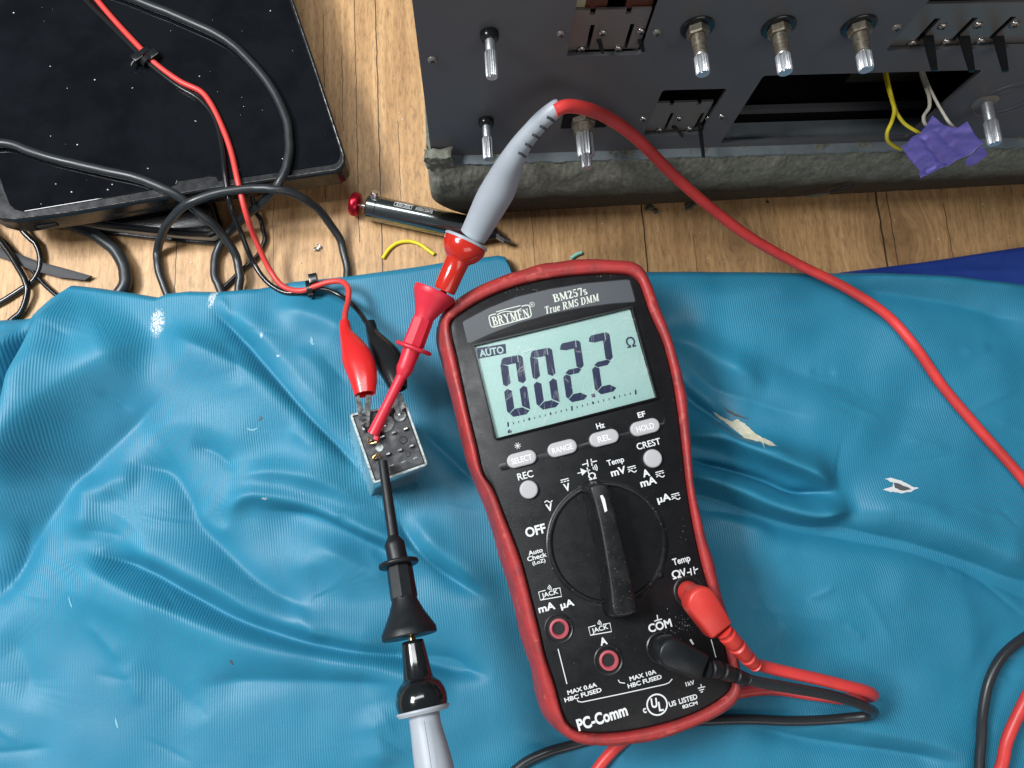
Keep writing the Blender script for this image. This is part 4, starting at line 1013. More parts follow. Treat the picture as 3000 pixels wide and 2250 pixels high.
# --- black probe
g0 = at(1238, 2070, 58); g1 = at(1208.5, 1877, 54); Rb = rmm(g0, 77)
obj('probe_tip', lathe(g1, at(1204, 1855, 53.4), [(-.2, .4), (0, rmm(g1, 11)), (.4, rmm(g1, 11)), (.45, rmm(g1, 7)), (1.3, rmm(g1, 7))], 18), M['gold'], blk)
obj('finger_guard', lathe(g0, g1, [(-.06, Rb * .93), (.03, Rb * .98), (.12, Rb * .99), (.22, Rb * .94), (.31, Rb * .84), (.37, Rb * .72), (.40, Rb * .62), (.44, Rb * .57), (.7, Rb * .50), (.94, Rb * .445), (.985, Rb * .43), (1, Rb * .38), (1.0, Rb * .3), (.97, Rb * .28)], 48), M['gloss_black'], blk, angle=60)
gd = (g0 - g1) / np.linalg.norm(g0 - g1)
obj('guard_rim', lathe(g0 + gd * .6, g0 + gd * 2.0, [(0, Rb * 1.0), (.4, Rb * 1.01), (1, Rb * .93), (1.2, Rb * .6)], 44), M['grey_handle'], blk)
hb = [(1242, 2088, 58.4, 45), (1248, 2130, 59, 46), (1262, 2200, 60.5, 53), (1276, 2270, 62, 57), (1290, 2360, 63, 54), (1304, 2450, 64, 40), (1316, 2560, 65, 28), (1325, 2650, 64, 24)]
P, r = spine(hb, 8); hb_o = obj('probe_handle', tube(P, r, 32), M['grey_handle'], blk, angle=50)
obj('mould_seam', tube(catmull([at(1243, 2112, 65), at(1257, 2200, 67.8), at(1268, 2280, 69.6)], 6), .06, 6), M['plate'], hb_o)
# --- black plug and cable
angled_plug((Z5(1150, 1045), Z5(1325, 1125), 46), (M['black_matte'],), Z5(1092, 1005), 34, None, blk, None, 57)
P, r = spine([(*Z5(1318, 1118), 56, 27), (*Z5(1370, 1122), 54, 26), (*Z5(1430, 1142), 51, 24), (*Z5(1500, 1165), 48, 21), (*Z5(1545, 1180), 46, 18)], 16)
t = np.linspace(0, 1, len(r)); r = r * (1 - .2 * (np.sin(t * math.pi * 7.0) > .6))
obj('strain_relief', tube(P, r, 24), M['black_matte'], blk, angle=30)
cab = [(*Z5(1520, 1172), 47), (2230, 2000, 44), (2330, 2018, 40), (2430, 2036, 36), (2500, 2056, 32), (2545, 2076, 26), (2560, 2086, 20), (2548, 2096, 14), (2480, 2104, 10), (2400, 2110, 8.5), (2300, 2112, 8), (2200, 2108, 7.5), (2100, 2110, 7), (1950, 2120, 7), (1800, 2150, 7), (1660, 2187, 7), (1600, 2205, 8), (1530, 2240, 8), (1480, 2300, 8), (1520, 2440, 8), (2000, 2520, 8), (2600, 2480, 8), (2850, 2330, 9), (2872, 2200, 10), (2880, 2080, 12), (2900, 1990, 13), (2935, 1925, 13), (3000, 1868, 12), (3100, 1820, 10), (3300, 1900, 8), (3300, 2500, 8), (2400, 2700, 20), (1500, 2760, 45), (1335, 2720, 60), (1322, 2620, 64.5)]
obj('lead_cable', tube(catmull([at(a, b, z) for a, b, z in cab], 12), 1.75, 18), M['black_rubber'], blk)

# ------------------------------------------------------------------ relay
ct = [RL(235, 330), RL(1085, 165), RL(1415, 1095), RL(600, 1380)]
sh = (-45, 17)
topq = [at(a, b, 35) for a, b in ct]; botq = []
for (a, b), p in zip(ct, topq):
    # the shell leans slightly, its foot sunk in the cloth
    q = at(a, b, 35); botq.append(np.array([q[0] - 6.2, q[1] - 4.0, 3.0]))
rel = thing('relay', 'small clear-cased relay standing pins up on the blue cloth, gripped by four clips', 'relay', np.mean(botq, 0))
def quad_rounded(q, r=.8, z=None):
    out_ = []
    for i in range(4):
        p = q[i]; a = q[i - 1] - p; b = q[(i + 1) % 4] - p; a = a / np.linalg.norm(a); b = b / np.linalg.norm(b)
        out_ += [p + a * r, p + (a + b) * r * .3, p + b * r]
    return np.array(out_)
tr_ = quad_rounded(topq); br_ = quad_rounded(botq)
def mixr(t, d=0.0, z=None):
    q = br_ * (1 - t) + tr_ * t; q = inset(q, d) if d else q.copy()
    if z is not None: q[:, 2] = z
    return q
obj('clear_case', loft([mixr(0, .5), mixr(.02), mixr(.97), mixr(1, .1), mixr(1, .7), mixr(.96, .75), mixr(.05, .8)], True, True), M['shell'], rel, angle=40)
obj('case_rim', loft([mixr(.97, -.12), mixr(1.0, -.12), mixr(1.004, .0), mixr(1.004, .62), mixr(.97, .66)], False, False), M['rim'], rel, angle=40)
def q4(t, d): q = inset(np.array(botq) * (1 - t) + np.array(topq) * t, d); return q
base = obj('pin_base', loft([q4(.80, 1.0), q4(.985, 1.0)]), M['relay_base'], rel, False)
bq = mixr(.9, 3.2); obj('coil', loft([mixr(.12, 4), mixr(.78, 4)]), M['coil'], rel, False)
zt = 34.6
def relpin(px, w=.5, l=2.1, h=1.6, hole=True):
    p = at(*RL(*px), zt + .6); A = MA * math.cos(.12) + MB * math.sin(.12); Bv = np.array([-A[1], A[0], 0])
    V = []
    for z in (zt - .3, zt + h):
        for s, t in ((-1, -1), (1, -1), (1, 1), (-1, 1)): V.append(tuple(p * np.array([1, 1, 0]) + A * s * l / 2 * (1 if z < zt else .55) + Bv * t * w / 2 + np.array([0, 0, z])))
    return V, [[0, 3, 2, 1], [4, 5, 6, 7], [0, 1, 5, 4], [1, 2, 6, 5], [2, 3, 7, 6], [3, 0, 4, 7]]
for px in [(735, 672), (905, 612), (1085, 552), (820, 935), (1000, 875), (1175, 812), (545, 735), (620, 1000)]:
    obj('relay_pin', relpin(px, .55, 2.3, 1.7), M['steel'], rel, angle=20)
for px in [(865, 1105), (1045, 1050), (1225, 990)]:
    obj('slot_mark', relpin(px, .28, 2.3, -.02 + .1), M['rim'], rel, False)
for px, r in (((685, 838), 62), ((1043, 722), 60), ((1118, 935), 38)):
    p = at(*RL(*px), zt); r = rmm(p, r / 5.184); up = np.array([0, 0, 1.])
    obj('moulding_boss', lathe(p, p + up * .35, [(0, r), (.6, r), (1, r * .9), (.55, r * .8), (.5, .02)], 26, False), M['rim'] if px[0] == 685 else M['relay_base'], rel)
p = at(*RL(770, 470), zt); obj('screw_recess', lathe(p, p + np.array([0, 0, .3]), [(0, rmm(p, 135 / 5.184)), (1, rmm(p, 130 / 5.184)), (.6, rmm(p, 110 / 5.184)), (.3, .02)], 36, False), M['rim'], rel)
p = at(*RL(757, 475), 35.4); obj('screw_head', lathe(p - np.array([0, 0, .9]), p + np.array([0, 0, .5]), [(0, 1.0), (.6, 1.25), (.9, .9), (1, .3)], 20), M['screw'], rel)
p = at(*RL(995, 350), zt); obj('pin_collar', lathe(p, p + np.array([0, 0, .9]), [(0, rmm(p, 95 / 5.184)), (.8, rmm(p, 90 / 5.184)), (1, rmm(p, 70 / 5.184)), (.4, rmm(p, 60 / 5.184)), (.3, .02)], 30, False), M['rim'], rel)
for px in ((450, 560), (985, 340)):
    p = at(*RL(*px), 36); obj('coil_pin', lathe(p - np.array([0, 0, 2.]), p + np.array([0, 0, 1.2]), [(0, .8), (.8, .75), (1, .4)], 14), M['steel'], rel)

# ------------------------------------------------------------------ alligator clip leads
def boot(ppx, zs, rpx, flat, mat_, root, seam_=True):
    P = [at(a, b, z) for (a, b), z in zip(ppx, zs)]; Q = np.array(catmull([np.r_[p, rmm(p, r)] for p, r in zip(P, rpx)], 8))
    T, N, B = frames(Q[:, :3]); V = []; n = len(Q); sg = 28; Fc = []
    up = np.array([0, 0, 1.])
    for i in range(n):
        s = np.cross(T[i], up); s /= np.linalg.norm(s); u = np.cross(s, T[i]); tt = i / (n - 1)
        fl_ = 1 - (1 - flat) * min(1, tt * 1.6)
        for k in range(sg):
            a = 2 * math.pi * k / sg; V.append(Q[i, :3] + Q[i, 3] * (math.cos(a) * s + math.sin(a) * u * fl_))
    for i in range(n - 1):
        for k in range(sg): k2 = (k + 1) % sg; Fc.append([i * sg + k, i * sg + k2, (i + 1) * sg + k2, (i + 1) * sg + k])
    Fc.append(list(range(sg))[::-1])
    # open mouth: turn inwards
    m0 = len(V); c = Q[-1, :3]
    for k in range(sg): V.append(c + (V[(n - 1) * sg + k] - c) * .86)
    for k in range(sg): V.append(c - T[-1] * 2.5 + (V[(n - 1) * sg + k] - c) * .7)
    for j in range(2):
        a0 = (n - 1) * sg if j == 0 else m0; b0 = m0 if j == 0 else m0 + sg
        for k in range(sg): k2 = (k + 1) % sg; Fc.append([a0 + k, a0 + k2, b0 + k2, b0 + k])
    Fc.append([m0 + sg + k for k in range(sg)])
    return obj('vinyl_boot', (V, Fc), mat_, root, angle=50)
def jaw(pts, z0, z1, th, root, zs=None):
    """pts photo outline; z runs from z0 (first) down to z1 (last half)"""
    ys = [p[1] for p in pts]; lo, hi = min(ys), max(ys)
    T = []
    for a, b in pts:
        z = z0 + (z1 - z0) * (b - lo) / (hi - lo); T.append(at(a, b, z))
    T = np.array(T); 
    if poly_area(T) < 0: T = T[::-1]
    n = len(T); V = [tuple(p - np.array([0, 0, th])) for p in T] + [tuple(p) for p in T]
    Fc = [[i, (i + 1) % n, n + (i + 1) % n, n + i] for i in range(n)]
    tri = tessellate_polygon([[Vector((p[0], p[1], 0)) for p in T]])
    for t in tri:
        t = list(t); a = T[t[0]]; 
        if np.cross(T[t[1]] - a, T[t[2]] - a)[2] < 0: t = t[::-1]
        Fc.append([i + n for i in t]); Fc.append(list(t)[::-1])
    return obj('jaw', (V, Fc), M['steel'], root, False)
rl = thing('clip_lead', 'red wire with red vinyl-booted alligator clip on the left relay pin', 'clip lead', at(1040, 1050, 20), 'alligator clip leads')
bl = thing('clip_lead', 'black wire with black vinyl-booted alligator clip on the right relay pin', 'clip lead', at(1140, 1060, 20), 'alligator clip leads')
ZT = 27.2  # wires lie on the tablet
rw = [(240, -60, ZT), (285, 0, ZT), (345, 70, ZT), (418, 148, ZT + .3), (455, 186, ZT), (530, 240, ZT), (588, 268, ZT), (612, 295, ZT), (648, 365, ZT), (676, 440, ZT), (700, 545, ZT), (722, 630, 24), (750, 705, 15), (790, 790, 9), (828, 838, 9), (880, 852, 11), (925, 838, 12), (965, 826, 13), (1003, 826, 15), (1020, 845, 17), (1020, 880, 19), (1012, 915, 24), (1010, 950, 29)]
obj('wire', tube(catmull([at(*q) for q in rw], 10), 1.12, 14), M['wire_red'], rl)
bw = [(205, -60, ZT), (250, 0, ZT - .2), (330, 80, ZT - .2), (408, 158, ZT), (448, 196, ZT - .2), (520, 252, ZT - .2), (585, 292, ZT - .2), (628, 345, ZT - .2), (650, 430, ZT - .2), (660, 520, ZT), (675, 600, 25), (706, 680, 15), (740, 765, 8), (785, 828, 7.5), (840, 858, 8.5), (895, 852, 10), (950, 848, 10.5), (1000, 868, 11), (1045, 905, 15), (1080, 955, 25)]
obj('wire', tube(catmull([at(*q) for q in bw], 10), 1.05, 14), M['black_gloss'], bl)
boot([(1010, 944), (1014, 975), (1030, 1010), (1047, 1050), (1062, 1095), (1070, 1155)], [29, 31, 34, 37, 39, 41], [15, 19, 33, 45, 43, 31], .72, M['boot_red'], rl)
boot([(1084, 944), (1092, 975), (1110, 1010), (1135, 1050), (1152, 1085), (1168, 1140)], [25, 26, 29, 32, 35, 38], [15, 19, 32, 43, 40, 26], .72, M['black_gloss'], bl)
jaw([RL(*q) for q in [(318, 35), (375, 35), (395, 130), (425, 200), (432, 250), (405, 290), (440, 330), (400, 370), (445, 400), (400, 440), (455, 470), (415, 500), (440, 545), (415, 560), (380, 520), (350, 280)]], 40.5, 36.4, 1.1, rl)
jaw([RL(*q) for q in [(478, 35), (550, 40), (545, 250), (528, 500), (500, 530), (455, 505), (492, 470), (440, 455), (490, 410), (432, 385), (488, 350), (440, 310), (470, 285), (445, 255), (470, 200)]], 40.5, 36.4, 1.1, rl)
jaw([RL(*q) for q in [(870, 130), (945, 60), (960, 180), (985, 240), (985, 320), (950, 325), (920, 270)]], 39.5, 37.2, .9, bl)
jaw([RL(*q) for q in [(950, 50), (1000, 0), (1035, 25), (1025, 60), (1058, 85), (1035, 115), (1075, 150), (1045, 180), (1080, 225), (1030, 250), (1020, 300), (985, 320), (985, 250), (965, 170)]], 38.8, 37.0, .9, bl)

# zip ties round the wire pair
def zip_tie(px, z, dpx, rad, label_, headoff):
    c = at(*px, z); d = at(px[0] + dpx[0], px[1] + dpx[1], z) - c; d /= np.linalg.norm(d); s = np.cross(d, [0, 0, 1.]); s /= np.linalg.norm(s)
    root = thing('zip_tie', label_, 'zip tie', c, 'zip ties on the clip leads')
    for k, off in enumerate((-.0,)):
        V = []; Fc = []; n = 30
        for i in range(n):
            a = 2 * math.pi * i / n
            for w, r in ((-1.1, rad), (1.1, rad), (1.1, rad + .5), (-1.1, rad + .5)):
                V.append(c + d * (w + off) + s * r * 1.35 * math.cos(a) + np.array([0, 0, 1.]) * r * .8 * math.sin(a))
        for i in range(n):
            j = (i + 1) % n
            for q in range(4): Fc.append([i * 4 + q, i * 4 + (q + 1) % 4, j * 4 + (q + 1) % 4, j * 4 + q])
        obj('band', (V, Fc), M['black_gloss'], root, angle=40)
    h = c + s * headoff[0] + d * headoff[1] + np.array([0, 0, headoff[2]])
    Q = [h + s * a * 2.0 + d * b * 1.7 for a, b in ((-1, -1), (1, -1), (1, 1), (-1, 1))]
    obj('head', slab(Q, h[2] - 1.3, h[2] + 1.3, .35), M['black_gloss'], root, angle=30)
    tl = [h + s * 1.5, h + s * 3.2 + d * .5, h + s * 4.3 + d * 1.2]
    obj('cut_tail', tube(tl, .5, 8), M['black_gloss'], root)
zip_tie((424, 160), ZT + .2, (36, 38), 2.1, 'black zip tie around the wire pair lying on the tablet', (2.9, .2, 1.0))
zip_tie((437, 176), ZT + .2, (36, 38), 2.1, 'black zip tie on the tablet, just below its twin on the same wire pair', (-2.6, -.2, .6))
zip_tie((908, 846), 10.6, (40, -8), 2.2, 'black zip tie around the wire pair where it crosses onto the blue cloth', (-3.4, 2.2, 1.2))
# ------------------------------------------------------------------ amplifier front standing on its foam block
YP = 132.6
ap = at(1500, 500, 0)
amp = thing('amplifier_chassis', 'dark slate metal front panel of a stripped hi-fi amplifier with bare knob shafts', 'amplifier', (150, YP + 20, 47))
def pp(px, y=YP): return pv(*px, y)
def holed_plate(outer, holes, y0, y1):
    """vertical plate between y0 (front) and y1 (back); loops are lists of (x, z)"""
    loops = [outer] + holes; pts = [p for l in loops for p in l]; n = len(pts)
    t = tessellate_polygon([[Vector((p[0], p[1], 0)) for p in l] for l in loops])
    V = [(p[0], y0, p[1]) for p in pts] + [(p[0], y1, p[1]) for p in pts]; Fc = []
    for f in t:
        a, b, c = [np.array(pts[i]) for i in f]; cr = (b - a)[0] * (c - a)[1] - (b - a)[1] * (c - a)[0]
        f = list(f) if cr > 0 else list(f)[::-1]
        Fc.append(f); Fc.append([i + n for i in f][::-1])
    s = 0
    for l in loops:
        for i in range(len(l)): j = (i + 1) % len(l); Fc.append([s + i, s + i + n, s + j + n, s + j])
        s += len(l)
    bm = bmesh.new(); vs = [bm.verts.new(v) for v in V]
    for f in Fc:
        try: bm.faces.new([vs[i] for i in f])
        except ValueError: pass
    bmesh.ops.recalc_face_normals(bm, faces=bm.faces[:])
    V = [tuple(v.co) for v in bm.verts]; Fc = [[v.index for v in f.verts] for f in bm.faces]; bm.free(); return V, Fc
def xz(p): return (p[0], p[2])
def rrect(x0, x1, z0, z1, r=1.2):
    o = []
    for cx, cz, a0 in ((x1 - r, z1 - r, 0), (x0 + r, z1 - r, 90), (x0 + r, z0 + r, 180), (x1 - r, z0 + r, 270)):
        for i in range(5): a = math.radians(a0 + 22.5 * i); o.append((cx + r * math.cos(a), cz + r * math.sin(a)))
    return o
xl = pp((1232, 200))[0]; zb_ = 46.6; ztop = 152.0; xr = 262.0
w0, w1 = pp((2175, 318)), pp((2872, 209)); wz1 = (pp((2300, 216))[2] + pp((2872, 209))[2]) / 2; wz0 = pp((2300, 415))[2] + .2
win = rrect(w0[0], pp((2733, 336))[0], wz0, wz1)
s0 = pp((1913, 330)); s1 = pp((2110, 300)); sw = rrect(s0[0], pp((2128, 264))[0], pp((1893, 398))[2], pp((2000, 263))[2])
t0 = pp((1676, 82)); tw = rrect(t0[0], pp((1926, 20))[0] + 0, pp((1700, 165))[2], 143)
b0_ = pp((2656, 77)); bw_ = rrect(b0_[0], pp((3000, 100))[0] + 14, pp((2650, 148))[2], pp((2800, 0))[2] + 14)
obj('front_panel', holed_plate([(xl, zb_), (xr, zb_), (xr, ztop), (xl, ztop)], [win, sw, tw, bw_], YP, YP + 1.4), M['amp_panel'], amp, False)
bk = YP + 95
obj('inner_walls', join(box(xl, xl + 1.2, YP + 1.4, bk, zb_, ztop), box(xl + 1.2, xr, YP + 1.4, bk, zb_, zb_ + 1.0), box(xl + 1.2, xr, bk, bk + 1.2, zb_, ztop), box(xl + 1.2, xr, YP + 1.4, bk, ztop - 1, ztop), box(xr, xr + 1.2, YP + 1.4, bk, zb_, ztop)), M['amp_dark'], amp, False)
# the sub-chassis rails seen through the big window
zr = pv(2300, 318, YP + 14)[2]
obj('inner_rail', box(w0[0] - 6, w1[0] + 12, YP + 13, YP + 15, zr - 1.4, zr + 1.4), M['amp_panel'], amp, False)
zr2 = pv(2500, 372, YP + 9)[2]
obj('inner_rail', box(w0[0] + 2, w1[0] + 8, YP + 1.6, YP + 9, zb_ + 1.0, zb_ + 2.0), M['lip'], amp, False)
obj('circuit_board', box(w1[0] - 22, w1[0] + 10, YP + 22, YP + 24, zb_ + 6, ztop - 10), mat('dusty_green_board', (.02, .026, .017), .7, bmp=(.5, .5, .6)), amp, False)
p = pv(2325, 266, YP + 40); obj('inner_component', lathe(p - np.array([4, 0, 0]), p + np.array([4, 0, 0]), [(0, 1.5), (.1, 2), (.9, 2), (1, 1.5)], 16), M['cream'], amp)
# pale bottom lip, bent towards the viewer
lipx = pp((1323, 455))[0]
V = []; n = 240
LX = np.linspace(lipx, xr, n); fr_ = [YP - 3.4 + .8 * noise.noise(Vector((x * .15, 3, 0))) + .5 * noise.noise(Vector((x * .7, 9, 0))) for x in LX]
V = [(x, YP, 47.4) for x in LX] + [(x, f, 47.2) for x, f in zip(LX, fr_)] + [(x, f, 46.2) for x, f in zip(LX, fr_)]
obj('bottom_lip', (V, [[i, n + i, n + i + 1, i + 1] for i in range(n - 1)] + [[n + i, 2 * n + i, 2 * n + i + 1, n + i + 1] for i in range(n - 1)]), M['lip'], amp, False)

def out_of_panel(px, y=YP): return pp(px, y)
YN = np.array([0, -1.0, 0])
def pan_screw(px, rpx, y=YP, m_='screw', proud=.9, parent=None):
    c = pp(px, y); r = rmm(c, rpx)
    o = obj('screw', lathe(c, c + YN * proud, [(0, r), (.35, r * .98), (.7, r * .8), (.95, r * .5), (1, r * .15)], 20), M[m_], parent or amp)
    e = c + YN * (proud + .02); a = random.uniform(0, 1.5); g = []
    for k in (0, 1):
        u = np.array([math.cos(a + k * math.pi / 2), 0, math.sin(a + k * math.pi / 2)]); v = np.array([-u[2], 0, u[0]])
        g.append(([tuple(e + u * s * r * .52 + v * t * r * .12 + YN * d) for d in (-.5 , .04 + k * .01) for s, t in ((-1, -1), (1, -1), (1, 1), (-1, 1))], [[0, 1, 2, 3], [4, 7, 6, 5], [0, 4, 5, 1], [1, 5, 6, 2], [2, 6, 7, 3], [3, 7, 4, 0]]))
    obj('cross_recess', join(*g), M['hole'], o, False)
for px, r in (((1267, 174), 15), ((1644, 98), 13), ((1925, 94), 13), ((2627, 80), 15)): pan_screw(px, r, m_='amp_plate')
for px, r in (((1885, 347), 11), ((2114, 340), 10.5)): pan_screw(px, r)
# switch plates set in their openings
def switch_plate(x0, x1, z0, z1, y, cuts, screws, levers, slots, name='switch_plate'):
    o = obj(name, holed_plate([(x0, z0), (x1, z0), (x1, z1)] + cuts + [(x0, z1)], slots, y, y + .8), M['amp_plate'], amp, False)
    obj('bent_edge', join(box(x0, x1, y - .0, y + 4, z0 - .8, z0 - .02)), M['amp_plate'], o, False)
    for px, r in screws: pan_screw(px, r, y, parent=o)
    for (a, b, wa, wb) in levers:
        # a flat lever sticking out of its slot towards the viewer
        p0 = pp(a, y + 1); 
        q = at(b[0], b[1], p0[2] + b[2]); 
        d = q - p0; s = np.array([1.0, 0, .0]); L = []
        for t, w in ((0, wa), (.6, (wa + wb) / 2), (1, wb)):
            c = p0 + d * t
            L.append([c + s * w * sx + np.array([0, 0, .35 * sz]) for sx, sz in ((-.5, -1), (.5, -1), (.5, 1), (-.5, 1))])
        obj('lever', loft(L), M['black_gloss'], o, False)
    return o
def slotrect(pa, pb, y, w):
    a = pp(pa, y); b = pp(pb, y); x = (a[0] + b[0]) / 2
    z0, z1 = min(a[2], b[2]), max(a[2], b[2]); return [(x - w, z0), (x + w, z0), (x + w, z1), (x - w, z1)]
YB = YP + 1.9
zpl = pp((2000, 300), YB)[2]
x0, x1 = s0[0] + .25, pp((2128, 264))[0] - .9
switch_plate(x0, x1, pp((1893, 398))[2] + .3, zpl, YB, [(x0 + .80 * (x1 - x0), zpl), (x0 + .80 * (x1 - x0), zpl - 1.6), (x0 + .73 * (x1 - x0), zpl - 1.6), (x0 + .73 * (x1 - x0), zpl), (x0 + .33 * (x1 - x0), zpl), (x0 + .33 * (x1 - x0), zpl - 1.6), (x0 + .26 * (x1 - x0), zpl - 1.6), (x0 + .26 * (x1 - x0), zpl)],
    [((1931, 380), 11), ((1989, 346), 11), ((2019, 377), 11), ((2076, 346), 11)],
    [((1968, 362), (1999, 401, .5), 1.6, .9), ((2048, 352), (2061, 461, -.5), 1.5, 1.0)],
    [slotrect((1969, 331), (1947, 382), YB, .55), slotrect((2061, 331), (2034, 377), YB, .55)])
zpl = pp((1800, 28), YB)[2]; x0, x1 = t0[0] + .35, pp((1926, 20))[0] - .5
switch_plate(x0, x1, pp((1700, 165))[2] + .3, zpl, YB, [(x0 + .74 * (x1 - x0), zpl), (x0 + .74 * (x1 - x0), zpl - 1.8), (x0 + .67 * (x1 - x0), zpl - 1.8), (x0 + .67 * (x1 - x0), zpl), (x0 + .27 * (x1 - x0), zpl), (x0 + .27 * (x1 - x0), zpl - 1.8), (x0 + .20 * (x1 - x0), zpl - 1.8), (x0 + .20 * (x1 - x0), zpl)],
    [((1703, 142), 13), ((1766, 94), 13), ((1811, 141), 13), ((1878, 90), 13)],
    [((1752, 108), (1766, 155, .5), 1.3, .9), ((1871, 108), (1885, 150, .5), 1.3, .9)],
    [slotrect((1733, 73), (1722, 153), YB, .6), slotrect((1850, 70), (1832, 150), YB, .6)])
zpl = pp((2900, 8), YB)[2]; x0, x1 = b0_[0] + .5, pp((3000, 100))[0] + 13
sp = switch_plate(x0, x1, pp((2650, 148))[2] + .3, zpl, YB, [],
    [((2671, 125), 14), ((2761, 76), 14), ((2771, 122), 14), ((2865, 72), 14), ((2872, 119), 14), ((2972, 70), 15)],
    [((2716, 96), (2738, 207, -.6), 3.4, 1.6), ((2822, 98), (2848, 210, -.6), 3.4, 1.6), ((2922, 98), (2946, 210, -.6), 3.4, 1.6)],
    [slotrect((2744, 54), (2688, 122), YB, .9), slotrect((2856, 52), (2790, 122), YB, .9), slotrect((2967, 49), (2904, 114), YB, .9)])
# coils glimpsed behind the top opening
for a, b in (((1712, -8), (1774, 6)), ((1832, -10), (1906, 4))):
    p = pv(*a, YP + 5); q = pv(*b, YP + 5); obj('switch_coil', box(p[0], q[0], YP + 3, YP + 12, q[2], q[2] + 6), M['orange'], amp, False)
p = pv(1700, 8, YP + 3); obj('plastic_tab', box(p[0] - 1.2, p[0] + 1.4, YP + 2.9, YP + 4.5, p[2] - 1.6, p[2] + 5), M['cream'], amp, False)

# control shafts
def knurled(a, b, r, n=36, slot=True, slotang=2.2, name='control_shaft', parent=None, split=.42):
    """bare split shaft: plain neck then knurled end"""
    d = b - a
    nk = lathe(a, a + d * split, [(0, r * .78), (.0, r * .82), (.94, r * .82), (1, r * .75)], 24)
    def rf(al, t):
        k = 1 + .06 * math.cos(al * 18)
        if slot and abs(((al - slotang + math.pi) % (2 * math.pi)) - math.pi) < .20: k *= .45
        return k
    kn = lathe(a + d * split, b, [(0, r * .7), (.02, r * .9), (.08, r), (.9, r), (1, r * .9), (1.0, r * .5), (.97, .05)], 144, True, None, rf)
    return obj(name, join(nk, kn), M['shaft'], parent or amp, angle=35)
def shaft(base, tip, rb, rk, ring=None, sl=2.2, split=.42, grow_=None):
    """shaft square to the panel; tip is only used for its length"""
    c = pp(base); L = 0
    # find length so that the tip lands on the photo's tip row
    for Lk in np.linspace(2, 40, 300):
        q = c + YN * Lk; v = RC @ (q - CAM); py = v[1] / v[2] * F + HH / 2
        if py >= tip[1]: L = Lk; break
    q = c + YN * L; r = rmm(q, rk)
    s = knurled(c, q, r, slotang=sl, split=split)
    if ring == 'bush':
        R = rmm(c, rb); obj('collar', lathe(c, c + YN * 2.4, [(0, R), (.5, R), (.75, R * .93), (1, R * .78), (1, R * .5)], 36), M['black_gloss'], s)
    if ring == 'nut':
        R = rmm(c, rb)
        obj('washer', lathe(c, c + YN * .7, [(0, R), (.5, R), (.9, R * .95), (1, R * .9), (1, R * .5)], 48), M['black_gloss'], s)
        obj('nut', lathe(c + YN * .7, c + YN * 3.0, [(0, R * .68), (.8, R * .68), (1, R * .62), (1, R * .3)], 6), M['bushing'], s, angle=15)
        obj('threaded_bushing', lathe(c + YN * 3.0, c + YN * 6.2, [(k / 14, R * (.43 + .025 * (k % 2))) for k in range(15)], 32), M['bushing'], s, angle=20)
        obj('shaft_collar', lathe(c + YN * 6.2, c + YN * 8.6, [(0, R * .40), (.9, R * .40), (1, R * .34)], 32), M['bushing'], s)
    return s, c, q
shaft((1434, 97), (1445, 226), 28, 17.5, 'bush', .75)
shaft((1424, 352), (1431, 466), 23, 14.5, 'bush', 5.6, .45)
shaft((2043, 80), (2066, 216), 50, 20, 'nut', .7, .62)
shaft((2281, 78), (2305, 212), 50, 21, 'nut', .7, .62)
shaft((2516, 75), (2545, 204), 50, 21, 'nut', .05, .62)
shaft((2890, 300), (2916, 421), 36, 18.5, None, .8, .45)
c = pp((2885, 298)); R = rmm(c, 36)
obj('washer', lathe(c, c + YN * .6, [(0, R), (.6, R), (1, R * .92), (1, R * .4)], 40), M['amp_plate'], amp)
c = pp((2950, 292)); R = rmm(c, 88)
for k in (1, .72): obj('pressed_ring', lathe(c, c + YN * .35, [(0, R * k), (1, R * k * .985), (.2, R * k * .93)], 64, False), M['amp_panel'], amp, angle=60)
# concentric control; a black sheet on the panel paints its cut-out's dark inside
c = pp((1708, 352)); sq = box(c[0] - 7.2, c[0] + 8.6, YP - .25, YP - .05, c[2] - 4.6, c[2] + 5.2)
obj('cutout_dark', sq, M['amp_dark'], amp, False)
s_, c_, q_ = shaft((1708, 352), (1724, 458), 26, 24, None, -.6, .38)
R = rmm(c, 30)
obj('nut', lathe(c + YN * .3, c + YN * 2.2, [(0, R * 1.25), (.9, R * 1.25), (1, R * 1.1)], 6), M['bushing'], s_, angle=15)
obj('threaded_bushing', lathe(c + YN * 2.2, c + YN * 5.4, [(k / 12, R * (.95 + .05 * (k % 2))) for k in range(13)], 32), M['bushing'], s_, angle=20)
knurled(q_ - YN * .5, q_ + YN * 4.2, rmm(q_, 14.5), name='inner_shaft', parent=s_, split=.05, slotang=.2)

# wires running out of the window to the tape
def wire(pts, r, m_, name='wire'): return obj(name, tube(catmull([pv(a, b, y) for a, b, y in pts], 8), r, 12), m_, amp)
wire([(2585, 150, YP + 16), (2592, 205, YP + 9), (2600, 250, YP + 3), (2612, 290, YP - 3), (2620, 322, YP - 7), (2613, 355, YP - 9), (2600, 385, YP - 11), (2600, 410, YP - 12), (2616, 426, YP - 12), (2640, 438, YP - 12)], .62, M['yellow'])
wire([(2583, 150, YP + 15), (2595, 205, YP + 8), (2604, 250, YP + 2), (2617, 300, YP - 4), (2627, 330, YP - 7), (2650, 362, YP - 10), (2680, 382, YP - 12), (2712, 398, YP - 12.6)], .58, M['yellow'])
wire([(2690, 150, YP + 16), (2698, 210, YP + 9), (2710, 250, YP + 3), (2722, 285, YP - 3), (2722, 315, YP - 7), (2706, 342, YP - 10), (2710, 362, YP - 12), (2730, 372, YP - 12.6), (2748, 377, YP - 13)], .58, M['white_wire'])
